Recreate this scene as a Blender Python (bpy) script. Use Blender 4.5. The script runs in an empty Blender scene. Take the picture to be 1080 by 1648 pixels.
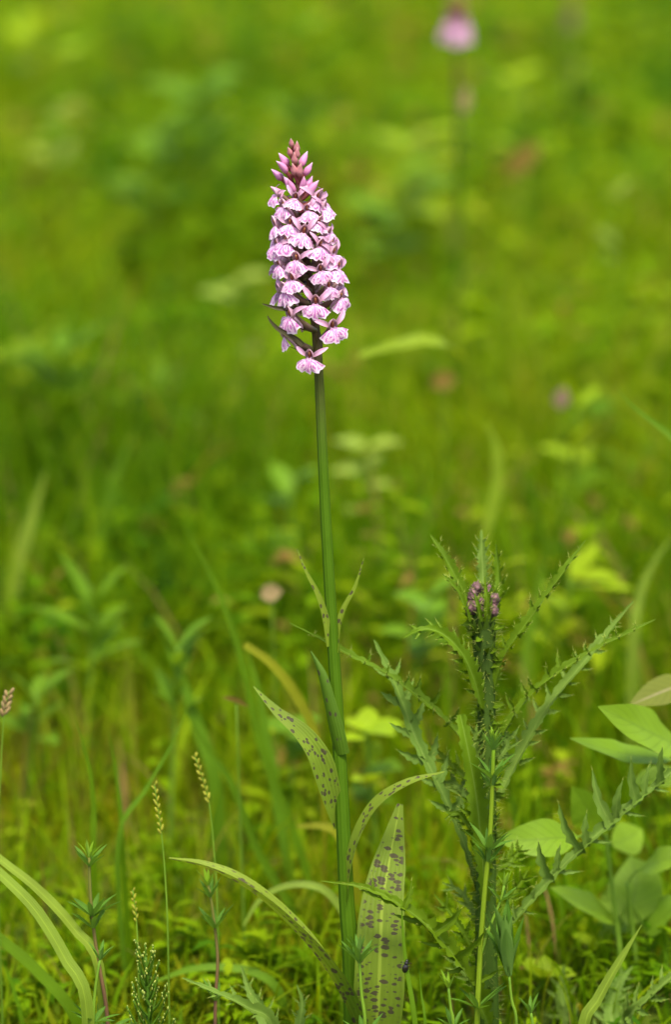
import bpy, bmesh, math, random
import numpy as np
from mathutils import Vector, Matrix, Quaternion

random.seed(7)
RNG = np.random.default_rng(11)
SC = bpy.context.scene
COL = SC.collection
PI = math.pi
R = math.radians

# ------------------------------------------------------------------ camera
PITCH = R(14.0)
DIST = 1.40
HFOV = R(20.0)                        # vertical field of view
AIM_Z = 0.300
CAM = Vector((0.0, -DIST * math.cos(PITCH), AIM_Z + DIST * math.sin(PITCH)))
cd = bpy.data.cameras.new('camera')
cam = bpy.data.objects.new('camera', cd)
COL.objects.link(cam)
cam.location = CAM
cam.rotation_euler = (PI / 2 - PITCH, 0, 0)
cd.sensor_fit = 'VERTICAL'
cd.sensor_height = 36.0
cd.lens = 18.0 / math.tan(HFOV / 2)
cd.clip_start = 0.02
cd.clip_end = 2000.0
cd.dof.use_dof = True
cd.dof.focus_distance = DIST - 0.012
cd.dof.aperture_fstop = 4.4
cd.dof.aperture_blades = 9
SC.camera = cam

# ------------------------------------------------------------------ world, sun, exposure
SUN_EL, SUN_AZ = R(68.0), R(166.0)      # azimuth clockwise from +Y: behind the camera, to its right
w = bpy.data.worlds.new('World')
SC.world = w
w.use_nodes = True
wn = w.node_tree.nodes
sky = wn.new('ShaderNodeTexSky')
sky.sky_type = 'NISHITA'
sky.sun_disc = False
sky.sun_elevation = SUN_EL
sky.sun_rotation = SUN_AZ
sky.air_density = 1.0
sky.dust_density = 4.0
sky.ozone_density = 1.0
w.node_tree.links.new(sky.outputs[0], wn['Background'].inputs[0])
wn['Background'].inputs[1].default_value = 0.13
sl = bpy.data.lights.new('sun', 'SUN')
sun = bpy.data.objects.new('sun', sl)
COL.objects.link(sun)
sl.energy = 2.2
sl.angle = R(15.0)
sl.color = (1.0, 0.94, 0.80)
sdir = Vector((math.sin(SUN_AZ) * math.cos(SUN_EL), math.cos(SUN_AZ) * math.cos(SUN_EL), math.sin(SUN_EL)))
sun.rotation_euler = sdir.to_track_quat('Z', 'Y').to_euler()
sun.location = (0, 0, 5)
SC.view_settings.view_transform = 'Standard'
SC.view_settings.look = 'None'
SC.view_settings.gamma = 1.0
SC.view_settings.use_curve_mapping = False
SC.view_settings.exposure = 1.56
SC.cycles.max_bounces = 8
SC.cycles.diffuse_bounces = 4
SC.cycles.transmission_bounces = 6
SC.cycles.use_denoising = True

# ------------------------------------------------------------------ helpers
FPX = 824.0 / math.tan(HFOV / 2)
FWD = Vector((0, math.cos(PITCH), -math.sin(PITCH)))
UPV = Vector((0, math.sin(PITCH), math.cos(PITCH)))
TOCAM = Vector((0, -1, 0.25)).normalized()
ZUP = Vector((0, 0, 1))


def at(px, py, Y=0.0):
    """the place that stands at depth Y and is seen at a point of the photograph; the plants lean back a little with height"""
    Y = Y + 0.050 * (824 - py) / 824
    d = FWD + Vector((1, 0, 0)) * ((px - 540) / FPX) + UPV * ((824 - py) / FPX)
    return CAM + d * ((Y - CAM.y) / d.y)


def gz(x, y):
    """height of the ground"""
    return 0.010 * math.sin(3.1 * x + 1.3) * math.cos(2.3 * y) + 0.006 * math.sin(9 * x + 4 * y) - 0.004


def pts_at(L, Y=0.0):
    return [at(p[0], p[1], p[2] if len(p) > 2 else Y) for p in L]


def spline(P, n):
    """Catmull-Rom through P, n+1 points evenly spread by length"""
    P = [Vector(p) for p in P]
    if len(P) == 2:
        return [P[0].lerp(P[1], i / n) for i in range(n + 1)]
    Q = [P[0] * 2 - P[1]] + P + [P[-1] * 2 - P[-2]]
    D = []
    for i in range(1, len(Q) - 2):
        a, b, c, d = Q[i - 1:i + 3]
        for k in range(12):
            t = k / 12
            D.append(0.5 * ((2 * b) + (c - a) * t + (2 * a - 5 * b + 4 * c - d) * t * t + (3 * b - a - 3 * c + d) * t ** 3))
    D.append(P[-1])
    s = [0.0]
    for i in range(1, len(D)):
        s.append(s[-1] + (D[i] - D[i - 1]).length)
    out, j = [], 0
    for i in range(n + 1):
        x = s[-1] * i / n
        while j < len(s) - 2 and s[j + 1] < x:
            j += 1
        k = (x - s[j]) / max(1e-9, s[j + 1] - s[j])
        out.append(D[j].lerp(D[j + 1], min(1, max(0, k))))
    return out


def lerp_tab(tab, t):
    """piecewise-linear table of values over t 0..1"""
    if not isinstance(tab, (list, tuple)):
        return tab
    x = t * (len(tab) - 1)
    i = min(int(x), len(tab) - 2)
    return tab[i] + (tab[i + 1] - tab[i]) * (x - i)


class MB:
    """collects pieces and links them as one mesh object"""

    def __init__(s):
        s.v, s.f, s.uv, s.cm, s.mi = [], [], [], [], []

    def grid(s, rows, uvs, cms, mi=0, close=False, flip=False):
        b = len(s.v)
        n = len(rows[0])
        for r, u, c in zip(rows, uvs, cms):
            s.v += [tuple(p) for p in r]
            s.uv += u
            s.cm += c
        for i in range(len(rows) - 1):
            for j in range(n if close else n - 1):
                k = (j + 1) % n
                q = (b + i * n + j, b + i * n + k, b + (i + 1) * n + k, b + (i + 1) * n + j)
                s.f.append(q[::-1] if flip else q)
                s.mi.append(mi)

    def ribbon(s, P, width, hint=TOCAM, hint2=None, n=14, nu=4, fold=0.15, mi=0, wav=0.0, twist=0.0, curl=0.0, teeth=None):
        """a leaf along P: width (full) is a number or a table along it; hint is the way its top side looks"""
        C = spline(P, n)
        L = 0.0
        rows, uvs, cms = [], [], []
        ph = random.random() * 6
        for i, p in enumerate(C):
            t = i / n
            T = (C[min(i + 1, n)] - C[max(i - 1, 0)]).normalized()
            if i:
                L += (C[i] - C[i - 1]).length
            H = hint if hint2 is None else hint.lerp(hint2, t)
            S = H.cross(T)
            S = S.normalized() if S.length > 1e-6 else Vector((1, 0, 0))
            if twist:
                S = Quaternion(T, twist * t) @ S
            N = T.cross(S).normalized()
            hw = max(lerp_tab(width, t), 0.00012) / 2
            r, u, c = [], [], []
            if teeth:
                jit = [1 + teeth[1] * ((((t * teeth[0] + q) % 1) - 0.5) + random.uniform(-.35, .35)) for q in (0.0, 0.45)]
            for j in range(nu + 1):
                a = j / nu * 2 - 1
                if teeth:
                    a *= jit[0] if a < 0 else jit[1]
                z = fold * abs(a) - curl * a * a + wav * math.sin(ph + t * 17 + a * 2) * abs(a)
                r.append(p + S * (hw * a) + N * (hw * z))
                u.append(((a + 1) / 2, t))
                c.append((a * hw * 100, L * 100))
            rows.append(r)
            uvs.append(u)
            cms.append(c)
        s.grid(rows, uvs, cms, mi, flip=True)
        return C

    def tube(s, P, rad, n=10, k=8, mi=0, rib=0.0, cap=True):
        C = spline(P, n)
        rows, uvs, cms = [], [], []
        ref = None
        L = 0
        for i, p in enumerate(C):
            T = (C[min(i + 1, n)] - C[max(i - 1, 0)]).normalized()
            if i:
                L += (C[i] - C[i - 1]).length
            if ref is None:
                ref = Vector((1, 0, 0)) if abs(T.x) < 0.8 else Vector((0, 1, 0))
            A = (ref - T * ref.dot(T)).normalized()
            ref = A
            B = T.cross(A)
            r = lerp_tab(rad, i / n)
            rows.append([p + (A * math.cos(2 * PI * j / k) + B * math.sin(2 * PI * j / k)) * (r * (1 + (rib if j % 2 else 0))) for j in range(k)])
            uvs.append([(j / k, i / n) for j in range(k)])
            cms.append([(j / k * 2 * PI * r * 100, L * 100) for j in range(k)])
        s.grid(rows, uvs, cms, mi, close=True)
        if cap:
            b = len(s.v) - k
            s.f.append(tuple(b + j for j in range(k)))
            s.mi.append(mi)

    def spike(s, p, q, r, mi=0):
        """a three-sided thorn"""
        T = (q - p).normalized()
        A = T.orthogonal().normalized()
        B = T.cross(A)
        b = len(s.v)
        for j in range(3):
            s.v.append(tuple(p + (A * math.cos(j * 2.094) + B * math.sin(j * 2.094)) * r))
        s.v.append(tuple(q))
        s.uv += [(0, 0), (0, 0), (0, 0), (0, 1)]
        s.cm += [(0, 0)] * 4
        for j in range(3):
            s.f.append((b + j, b + (j + 1) % 3, b + 3))
            s.mi.append(mi)

    def ball(s, c, rx, ry, rz, k=10, n=7, mi=0, q=None, bump=0.0):
        rows, uvs, cms = [], [], []
        for i in range(n + 1):
            a = PI * i / n
            row, u = [], []
            for j in range(k):
                f = 2 * PI * j / k
                m = 1 + (bump * (random.random() - 0.5) if 0 < i < n else 0)
                p = Vector((rx * math.sin(a) * math.cos(f) * m, ry * math.sin(a) * math.sin(f) * m, -rz * math.cos(a) * m))
                if q is not None:
                    p = q @ p
                row.append(c + p)
                u.append((j / k, i / n))
            rows.append(row)
            uvs.append(u)
            cms.append([(x * 1, y * 1) for x, y in u])
        s.grid(rows, uvs, cms, mi, close=True)

    def mesh(s, name, mats, origin=Vector((0, 0, 0)), smooth=True):
        me = bpy.data.meshes.new(name)
        o = Vector(origin)
        me.from_pydata([(x - o.x, y - o.y, z - o.z) for x, y, z in s.v], [], s.f)
        idx = np.empty(len(me.loops), dtype=np.int32)
        me.loops.foreach_get('vertex_index', idx)
        for nm, src in (('uv', s.uv), ('cm', s.cm)):
            l = me.uv_layers.new(name=nm)
            l.data.foreach_set('uv', np.array(src, dtype=np.float32)[idx].ravel())
        for m in (mats if isinstance(mats, (list, tuple)) else [mats]):
            me.materials.append(m)
        me.polygons.foreach_set('material_index', s.mi)
        me.polygons.foreach_set('use_smooth', [smooth] * len(me.polygons))
        me.update()
        return me

    def build(s, name, mats, parent=None, origin=None, smooth=True):
        if origin is None:
            origin = world_loc(parent) if parent else Vector((0, 0, 0))
        ob = bpy.data.objects.new(name, s.mesh(name, mats, origin, smooth))
        COL.objects.link(ob)
        if parent:
            ob.parent = parent
        else:
            ob.location = origin
        return ob


def world_loc(o):
    p = Vector(o.location)
    while o.parent:
        o = o.parent
        p = p + Vector(o.location)
    return p


def tag(o, label, cat, group=None, kind=None):
    o['label'] = label
    o['category'] = cat
    if group:
        o['group'] = group
    if kind:
        o['kind'] = kind
    return o


def thing(name, loc, label, cat, group=None):
    o = bpy.data.objects.new(name, None)
    o.empty_display_size = 0.01
    COL.objects.link(o)
    o.location = loc
    return tag(o, label, cat, group)


# ------------------------------------------------------------------ materials
class NT:
    def __init__(s, name):
        s.m = bpy.data.materials.new(name)
        s.m.use_nodes = True
        s.t = s.m.node_tree
        s.t.nodes.clear()
        s.out = s.t.nodes.new('ShaderNodeOutputMaterial')

    def n(s, typ, **kw):
        nd = s.t.nodes.new('ShaderNode' + typ)
        for k, v in kw.items():
            setattr(nd, k, v)
        return nd

    def put(s, sock, v):
        if isinstance(v, bpy.types.NodeSocket):
            s.t.links.new(v, sock)
        elif v is not None:
            if sock.type == 'RGBA' and len(v) == 3:
                v = (*v, 1)
            sock.default_value = v

    def math(s, op, a, b=None, c=None, clamp=False):
        nd = s.n('Math', operation=op, use_clamp=clamp)
        for i, x in enumerate((a, b, c)):
            if x is not None:
                s.put(nd.inputs[i], x)
        return nd.outputs[0]

    def mix(s, f, a, b, blend='MIX'):
        nd = s.n('Mix', data_type='RGBA', blend_type=blend)
        s.put(nd.inputs[0], f)
        s.put(nd.inputs[6], a)
        s.put(nd.inputs[7], b)
        return nd.outputs[2]

    def ramp(s, f, stops, interp='LINEAR'):
        nd = s.n('ValToRGB')
        cr = nd.color_ramp
        cr.interpolation = interp
        while len(cr.elements) < len(stops):
            cr.elements.new(0.5)
        for e, (p, c) in zip(cr.elements, stops):
            e.position = p
            e.color = (*c, 1) if len(c) == 3 else c
        s.put(nd.inputs[0], f)
        return nd.outputs[0]

    def step(s, x, lo, hi):
        nd = s.n('MapRange', interpolation_type='SMOOTHSTEP')
        s.put(nd.inputs[0], x)
        s.put(nd.inputs[1], lo)
        s.put(nd.inputs[2], hi)
        return nd.outputs[0]

    def noise(s, scale, detail=2.0, vec=None, rough=0.5):
        nd = s.n('TexNoise')
        nd.inputs['Scale'].default_value = scale
        nd.inputs['Detail'].default_value = detail
        nd.inputs['Roughness'].default_value = rough
        if vec is None:
            vec = s.n('TexCoord').outputs['Object']
        s.put(nd.inputs['Vector'], vec)
        return nd.outputs[0]

    def uv(s, name):
        nd = s.n('UVMap')
        nd.uv_map = name
        sp = s.n('SeparateXYZ')
        s.t.links.new(nd.outputs[0], sp.inputs[0])
        return nd.outputs[0], sp.outputs[0], sp.outputs[1]

    def finish(s, color, trans=None, tf=0.3, rough=0.5, spec=0.3, bump=None, bstr=0.3, bdist=0.0005, sss=0):
        p = s.n('BsdfPrincipled')
        s.put(p.inputs['Base Color'], color)
        s.put(p.inputs['Roughness'], rough)
        s.put(p.inputs['Specular IOR Level'], spec)
        if bump is not None:
            b = s.n('Bump')
            b.inputs['Strength'].default_value = bstr
            b.inputs['Distance'].default_value = bdist
            s.put(b.inputs['Height'], bump)
            s.t.links.new(b.outputs[0], p.inputs['Normal'])
        res = p.outputs[0]
        if trans is not None:
            tr = s.n('BsdfTranslucent')
            s.put(tr.inputs[0], trans)
            mx = s.n('MixShader')
            mx.inputs[0].default_value = tf
            s.t.links.new(res, mx.inputs[1])
            s.t.links.new(tr.outputs[0], mx.inputs[2])
            res = mx.outputs[0]
        s.t.links.new(res, s.out.inputs[0])
        return s.m


def leaf_mat(name, top, under=None, trans=None, tf=0.32, rough=0.6, spec=0.08, veins=0, vein_col=None, midrib=None,
             spots=None, var=0.35, hatch=None, edge=None):
    """a leaf: its colour, the paler underside, parallel veins, midrib, dark spots, slight unevenness"""
    t = NT(name)

    def green(c):                            # meadow leaves hold hardly any blue
        return (c[0], c[1], c[2] * 0.5) if c is not None and c[1] > 1.8 * c[2] and c[1] >= c[0] else c

    top, under, trans, midrib, vein_col = green(top), green(under), green(trans), green(midrib), green(vein_col)
    _, u, v = t.uv('uv')
    cmv, cx, cy = t.uv('cm')
    ns = t.noise(60, 3)
    c = t.mix(ns, [x * (1 - var) for x in top], [x * (1 + var) for x in top])
    oi = t.n('ObjectInfo').outputs['Random']
    c = t.mix(t.math('MULTIPLY', oi, 0.35), c, (top[0] * 1.35, top[1] * 1.12, top[2] * 0.8))
    if under is not None:
        bf = t.n('NewGeometry').outputs['Backfacing']
        cu = t.mix(ns, [x * (1 - var * .6) for x in under], [x * (1 + var * .6) for x in under])
        c = t.mix(bf, c, cu)
    h = ns
    if veins:
        sn = t.math('SINE', t.math('MULTIPLY', u, veins * 2 * PI))
        vm = t.step(sn, 0.55, 1.0)
        c = t.mix(t.math('MULTIPLY', vm, 0.18), c, vein_col or [x * 1.7 for x in top])
        h = t.math('ADD', t.math('MULTIPLY', ns, 0.3), sn)
    if hatch:                                   # side veins of a net-veined leaf
        au = t.math('ABSOLUTE', t.math('SUBTRACT', u, 0.5))
        w_ = t.math('SINE', t.math('MULTIPLY', t.math('SUBTRACT', v, t.math('MULTIPLY', au, hatch[1])), hatch[0] * 2 * PI))
        vm = t.step(w_, 0.75, 1.0)
        c = t.mix(t.math('MULTIPLY', vm, 0.45), c, [x * 0.6 for x in top])
        h = t.math('SUBTRACT', ns, t.math('MULTIPLY', vm, 1.2))
    if midrib:
        au = t.math('ABSOLUTE', t.math('SUBTRACT', u, 0.5))
        mm = t.math('SUBTRACT', 1.0, t.step(au, 0.015, 0.05))
        c = t.mix(t.math('MULTIPLY', mm, 0.6), c, midrib)
    if edge:
        au = t.math('ABSOLUTE', t.math('SUBTRACT', u, 0.5))
        c = t.mix(t.math('MULTIPLY', t.step(au, 0.42, 0.5), 0.7), c, edge)
    tc = trans if trans is not None else (top[0] * 1.8, top[1] * 1.5, top[2] * 0.6)
    if spots:
        sx, sy, thr, colr = spots
        mp = t.n('Mapping')
        mp.inputs['Scale'].default_value = (sx, sy, 1)
        wob = t.n('TexNoise')
        wob.inputs['Scale'].default_value = 3.0
        t.put(wob.inputs['Vector'], cmv)
        add = t.n('VectorMath', operation='MULTIPLY_ADD')
        t.put(add.inputs[0], wob.outputs['Color'])
        add.inputs[1].default_value = (0.12, 0.12, 0)
        t.put(add.inputs[2], cmv)
        t.t.links.new(add.outputs[0], mp.inputs[0])
        vo = t.n('TexVoronoi')
        vo.inputs['Scale'].default_value = 1.0
        vo.inputs['Randomness'].default_value = 0.75
        t.t.links.new(mp.outputs[0], vo.inputs['Vector'])
        sep = t.n('SeparateColor')
        t.t.links.new(vo.outputs['Color'], sep.inputs[0])
        lim = t.math('MULTIPLY', t.math('POWER', sep.outputs[0], 0.6), thr)
        dif = t.math('SUBTRACT', lim, vo.outputs['Distance'])
        dif = t.math('ADD', dif, t.math('MULTIPLY', t.math('SUBTRACT', t.noise(22, 3, cmv), 0.5), 0.10))
        m = t.step(dif, -0.05, 0.13)
        au = t.math('ABSOLUTE', t.math('SUBTRACT', u, 0.5))
        m = t.math('MULTIPLY', m, t.math('SUBTRACT', 1.0, t.step(au, 0.40, 0.48)))
        m = t.math('MULTIPLY', m, 0.84)
        c = t.mix(m, c, colr)
        tc = t.mix(m, tc, colr)
    return t.finish(c, tc, tf, rough, spec, h, 0.25, 0.0004)


def tint_mat(name, stops, tf=0.45, rough=0.65, spec=0.04, boost=(1.6, 1.5, 0.3)):
    """for the masses: each blade's own colour comes from its tint value"""
    t = NT(name)
    a = t.n('Attribute')
    a.attribute_name = 'tint'
    c = t.ramp(a.outputs['Fac'], stops)
    ns = t.noise(25, 2)
    c = t.mix(t.math('MULTIPLY', ns, 0.5), c, t.mix(1.0, c, (0.7, 0.75, 0.6), 'MULTIPLY'))
    tc = t.mix(1.0, c, boost, 'MULTIPLY')
    return t.finish(c, tc, tf, rough, spec)


SPOT = (0.052, 0.030, 0.026)
M = {}
M['orchid_leaf'] = leaf_mat('orchid_leaf', (0.125, 0.185, 0.030), under=(0.19, 0.25, 0.07), trans=(0.30, 0.38, 0.03), tf=0.38, rough=0.5, spec=0.15,
                            veins=7, spots=(5.0, 3.6, 0.56, SPOT))
M['orchid_sparse'] = leaf_mat('orchid_sparse', (0.14, 0.20, 0.035), under=(0.045, 0.10, 0.012), trans=(0.26, 0.35, 0.03), tf=0.3, rough=0.5, spec=0.15,
                              veins=7, spots=(4.6, 3.0, 0.62, SPOT))
M['orchid_broad'] = leaf_mat('orchid_broad', (0.110, 0.165, 0.030), under=(0.19, 0.25, 0.07), trans=(0.32, 0.40, 0.03), tf=0.42, rough=0.5, spec=0.12,
                             veins=9, midrib=(0.28, 0.36, 0.08), spots=(2.5, 4.8, 0.66, SPOT))
M['orchid_dark'] = leaf_mat('orchid_dark', (0.055, 0.115, 0.012), under=(0.10, 0.15, 0.03), tf=0.3, rough=0.5, spec=0.15, veins=6,
                            spots=(4.0, 2.6, 0.42, SPOT))
M['orchid_stem'] = None


def stem_mat(name, lo, hi, purple, z0, z1, ribs=10):
    """stem: green below, flushed purple above, fine lengthwise ribs"""
    t = NT(name)
    _, u, v = t.uv('uv')
    ns = t.noise(90, 3)
    c = t.mix(ns, lo, hi)
    pf = t.math('MULTIPLY', t.step(v, z0, z1), 0.85)
    c = t.mix(pf, c, purple)
    sn = t.math('SINE', t.math('MULTIPLY', u, ribs * 2 * PI))
    c = t.mix(t.math('MULTIPLY', t.math('MULTIPLY', t.step(sn, 0.2, 1.0), t.noise(40, 2)), 0.22), c, [x * 1.6 for x in hi])
    return t.finish(c, [x * 1.6 for x in hi], 0.12, 0.6, 0.05, t.math('ADD', sn, t.math('MULTIPLY', ns, 0.5)), 0.3, 0.0005)


M['orchid_stem'] = stem_mat('orchid_stem', (0.036, 0.082, 0.002), (0.055, 0.116, 0.004), (0.10, 0.035, 0.035), 0.66, 0.90)
M['green_stem'] = stem_mat('green_stem', (0.09, 0.17, 0.012), (0.14, 0.24, 0.02), (0.1, 0.2, 0.02), 0.9, 1.0, 4)
M['yellow_stem'] = stem_mat('yellow_stem', (0.11, 0.17, 0.008), (0.14, 0.21, 0.01), (0.1, 0.2, 0.01), 0.9, 1.0, 4)
M['red_stem'] = stem_mat('red_stem', (0.12, 0.055, 0.03), (0.15, 0.09, 0.04), (0.12, 0.15, 0.02), 0.5, 1.0, 4)
M['straw_stem'] = stem_mat('straw_stem', (0.20, 0.20, 0.05), (0.26, 0.26, 0.07), (0.2, 0.2, 0.05), 0.9, 1.0, 4)
M['bract'] = leaf_mat('bract', (0.040, 0.036, 0.016), under=(0.040, 0.050, 0.016), trans=(0.12, 0.07, 0.05), tf=0.2, rough=0.45, veins=3)
M['bract_red'] = leaf_mat('bract_red', (0.20, 0.055, 0.055), under=(0.19, 0.05, 0.06), trans=(0.35, 0.08, 0.10), tf=0.3, rough=0.45, veins=3)


def lip_mat():
    """pale lilac lip with broken magenta loops, one set in each half"""
    t = NT('orchid_lip')
    _, u, v = t.uv('uv')
    tcv = t.n('TexCoord').outputs['Object']
    au = t.math('ABSOLUTE', t.math('SUBTRACT', u, 0.5))
    oi = t.n('ObjectInfo').outputs['Random']
    wob = t.math('MULTIPLY', t.math('SUBTRACT', t.noise(900, 2, tcv), 0.5), 0.14)
    dx = t.math('MULTIPLY', t.math('ADD', t.math('SUBTRACT', au, 0.23), wob), 2.3)
    dy = t.math('MULTIPLY', t.math('SUBTRACT', v, t.math('ADD', 0.45, t.math('MULTIPLY', oi, 0.2))), 0.75)
    d = t.math('SQRT', t.math('ADD', t.math('MULTIPLY', dx, dx), t.math('MULTIPLY', dy, dy)))
    sn = t.math('SINE', t.math('MULTIPLY', d, 2 * PI * 4.2))
    line = t.step(sn, -0.15, 0.45)
    brk = t.step(t.noise(600, 2, tcv), 0.33, 0.45)
    line = t.math('MULTIPLY', line, brk)
    mid = t.math('SUBTRACT', 1.0, t.step(au, 0.02, 0.06))
    line = t.math('MAXIMUM', line, t.math('MULTIPLY', mid, brk))
    fade = t.math('MULTIPLY', t.math('SUBTRACT', 1.0, t.step(v, 0.86, 0.97)), t.step(v, 0.04, 0.16))
    line = t.math('MULTIPLY', line, fade)
    base = t.mix(t.noise(160, 2, tcv), (0.76, 0.54, 0.66), (0.68, 0.42, 0.58))
    base = t.mix(t.math('MULTIPLY', oi, 0.4), base, (0.76, 0.52, 0.60))
    base = t.mix(t.step(v, 0.86, 0.97), base, (0.78, 0.60, 0.71))
    c = t.mix(t.math('MULTIPLY', line, 0.92), base, (0.44, 0.09, 0.36))
    return t.finish(c, t.mix(0.5, c, (0.85, 0.4, 0.7)), 0.28, 0.55, 0.25, t.noise(1500, 2, tcv), 0.3, 0.0003)


def petal_mat(name, a, b, tipc, basec, tf=0.25):
    t = NT(name)
    _, u, v = t.uv('uv')
    tcv = t.n('TexCoord').outputs['Object']
    c = t.mix(t.noise(300, 3, tcv), a, b)
    oi = t.n('ObjectInfo').outputs['Random']
    c = t.mix(t.math('MULTIPLY', oi, 0.3), c, b)
    c = t.mix(t.math('MULTIPLY', t.step(v, 0.72, 1.0), 0.7), c, tipc)
    c = t.mix(t.math('MULTIPLY', t.math('SUBTRACT', 1.0, t.step(v, 0.0, 0.4)), 0.75), c, basec)
    sn = t.math('SINE', t.math('MULTIPLY', u, 5 * 2 * PI))
    c = t.mix(t.math('MULTIPLY', t.step(sn, 0.3, 1.0), 0.22), c, [x * 0.55 for x in b])
    return t.finish(c, t.mix(0.5, c, b), tf, 0.45, 0.35, sn, 0.15, 0.0002)


M['lip'] = lip_mat()
M['sepal'] = petal_mat('sepal', (0.54, 0.30, 0.41), (0.44, 0.21, 0.34), (0.66, 0.46, 0.55), (0.34, 0.18, 0.20))
M['hood'] = petal_mat('hood', (0.55, 0.33, 0.40), (0.44, 0.23, 0.31), (0.64, 0.46, 0.49), (0.38, 0.20, 0.20))
M['bud'] = petal_mat('bud', (0.58, 0.25, 0.42), (0.46, 0.14, 0.32), (0.78, 0.54, 0.64), (0.34, 0.09, 0.14), 0.15)
M['bud_top'] = petal_mat('bud_top', (0.48, 0.19, 0.21), (0.38, 0.13, 0.15), (0.72, 0.45, 0.42), (0.18, 0.10, 0.04), 0.12)
M['spur'] = petal_mat('spur', (0.72, 0.48, 0.60), (0.60, 0.34, 0.50), (0.84, 0.66, 0.72), (0.6, 0.4, 0.5))
M['ovary'] = petal_mat('ovary', (0.17, 0.12, 0.06), (0.15, 0.08, 0.06), (0.36, 0.18, 0.22), (0.08, 0.11, 0.015), 0.1)
M['column'] = petal_mat('column', (0.26, 0.06, 0.035), (0.18, 0.03, 0.03), (0.50, 0.22, 0.06), (0.10, 0.012, 0.012), 0.05)

# ------------------------------------------------------------------ ground and the masses of the meadow
def ground():
    n = 150
    xs = np.sign(np.linspace(-1, 1, n)) * np.abs(np.linspace(-1, 1, n)) ** 4 * 400
    ys = np.sign(np.linspace(-1, 1, n)) * np.abs(np.linspace(-1, 1, n)) ** 4 * 400 + 0.5
    V = [(x, y, gz(x, y)) for y in ys for x in xs]
    F = [(j * n + i, j * n + i + 1, (j + 1) * n + i + 1, (j + 1) * n + i) for j in range(n - 1) for i in range(n - 1)]
    me = bpy.data.meshes.new('ground')
    me.from_pydata(V, [], F)
    me.polygons.foreach_set('use_smooth', [True] * len(F))
    t = NT('ground')
    c = t.ramp(t.noise(7, 5), [(0.3, (0.025, 0.042, 0.004)), (0.5, (0.06, 0.09, 0.005)), (0.7, (0.085, 0.080, 0.008))])
    me.materials.append(t.finish(c, None, rough=0.9, spec=0.1, bump=t.noise(140, 4), bstr=0.8, bdist=0.006))
    o = bpy.data.objects.new('ground', me)
    COL.objects.link(o)
    o['kind'] = 'structure'
    o['label'] = 'mossy meadow ground under the grass'


ground()


def gz_np(x, y):
    return 0.010 * np.sin(3.1 * x + 1.3) * np.cos(2.3 * y) + 0.006 * np.sin(9 * x + 4 * y) - 0.004


def patch(x, y, s, seed):
    """smooth random field 0..1 over the ground, for clumps and patches"""
    r = np.random.default_rng(seed)
    f = np.zeros_like(x)
    for k in range(7):
        a, ph, q = r.uniform(0, 6.28), r.uniform(0, 6.28), r.uniform(0.6, 1.7) * s
        f += np.sin((x * np.cos(a) + y * np.sin(a)) * q + ph)
    return 1 / (1 + np.exp(-f * 0.9))


def np_mesh(name, V, F, tint, mat, label):
    me = bpy.data.meshes.new(name)
    me.vertices.add(len(V))
    me.vertices.foreach_set('co', V.astype(np.float32).ravel())
    k = F.shape[1]
    me.loops.add(F.size)
    me.loops.foreach_set('vertex_index', F.astype(np.int32).ravel())
    me.polygons.add(len(F))
    me.polygons.foreach_set('loop_start', np.arange(0, F.size, k, dtype=np.int32))
    me.polygons.foreach_set('loop_total', np.full(len(F), k, dtype=np.int32))
    me.update(calc_edges=True)
    at_ = me.attributes.new('tint', 'FLOAT', 'POINT')
    at_.data.foreach_set('value', tint.astype(np.float32))
    me.polygons.foreach_set('use_smooth', np.ones(len(F), dtype=bool))
    me.materials.append(mat)
    o = bpy.data.objects.new(name, me)
    COL.objects.link(o)
    o['kind'] = 'stuff'
    o['label'] = label
    return o


def strips(base, az, height, lean, width, tint, prof, roll=None, droop=0.0, fold=0.0):
    """many thin leaves at once. base (n,3); az = way they lean; lean = sideways reach over height; prof = width along them"""
    n, k = len(base), len(prof)
    t = np.linspace(0, 1, k)[None, :]
    d = np.stack([np.sin(az), np.cos(az), 0 * az], 1)
    hor = (lean * height)[:, None] * (t ** 1.8)
    ver = height[:, None] * (t - (lean[:, None] * 0.35 + droop) * t ** 3)
    C = base[:, None, :] + d[:, None, :] * hor[:, :, None]
    C[:, :, 2] += ver
    ra = az + PI / 2 + (RNG.normal(0, 0.6, n) if roll is None else roll)
    S = np.stack([np.sin(ra), np.cos(ra), RNG.normal(0, 0.15, n)], 1)
    W = width[:, None] * np.array(prof)[None, :] / 2
    cols = [C - S[:, None, :] * W[:, :, None], C + S[:, None, :] * W[:, :, None]]
    m = 2
    if fold:
        mid = C.copy()
        mid[:, :, 2] -= W * fold
        cols = [cols[0], mid, cols[1]]
        m = 3
    V = np.stack(cols, 2).reshape(-1, 3)
    b = (np.arange(n) * k * m)[:, None, None]
    i = np.arange(k - 1)[None, :, None]
    j = np.arange(m - 1)[None, None, :]
    q = b + i * m + j
    F = np.stack([q, q + 1, q + m + 1, q + m], -1).reshape(-1, 4)
    return V, F, np.repeat(tint, k * m)


def scatter(n, y0, y1, power=1.0, margin=1.75):
    """points in the wedge of ground that the camera could see, a step aside included"""
    y = y0 + (y1 - y0) * RNG.random(n) ** power
    hw = (y + 1.36) * 0.116 * margin + 0.05
    x = RNG.uniform(-1, 1, n) * hw
    return x, y


def join(parts):
    off, V, F, T = 0, [], [], []
    for v, f, t in parts:
        V.append(v)
        F.append(f + off)
        T.append(t)
        off += len(v)
    return np.concatenate(V), np.concatenate(F), np.concatenate(T)


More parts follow.
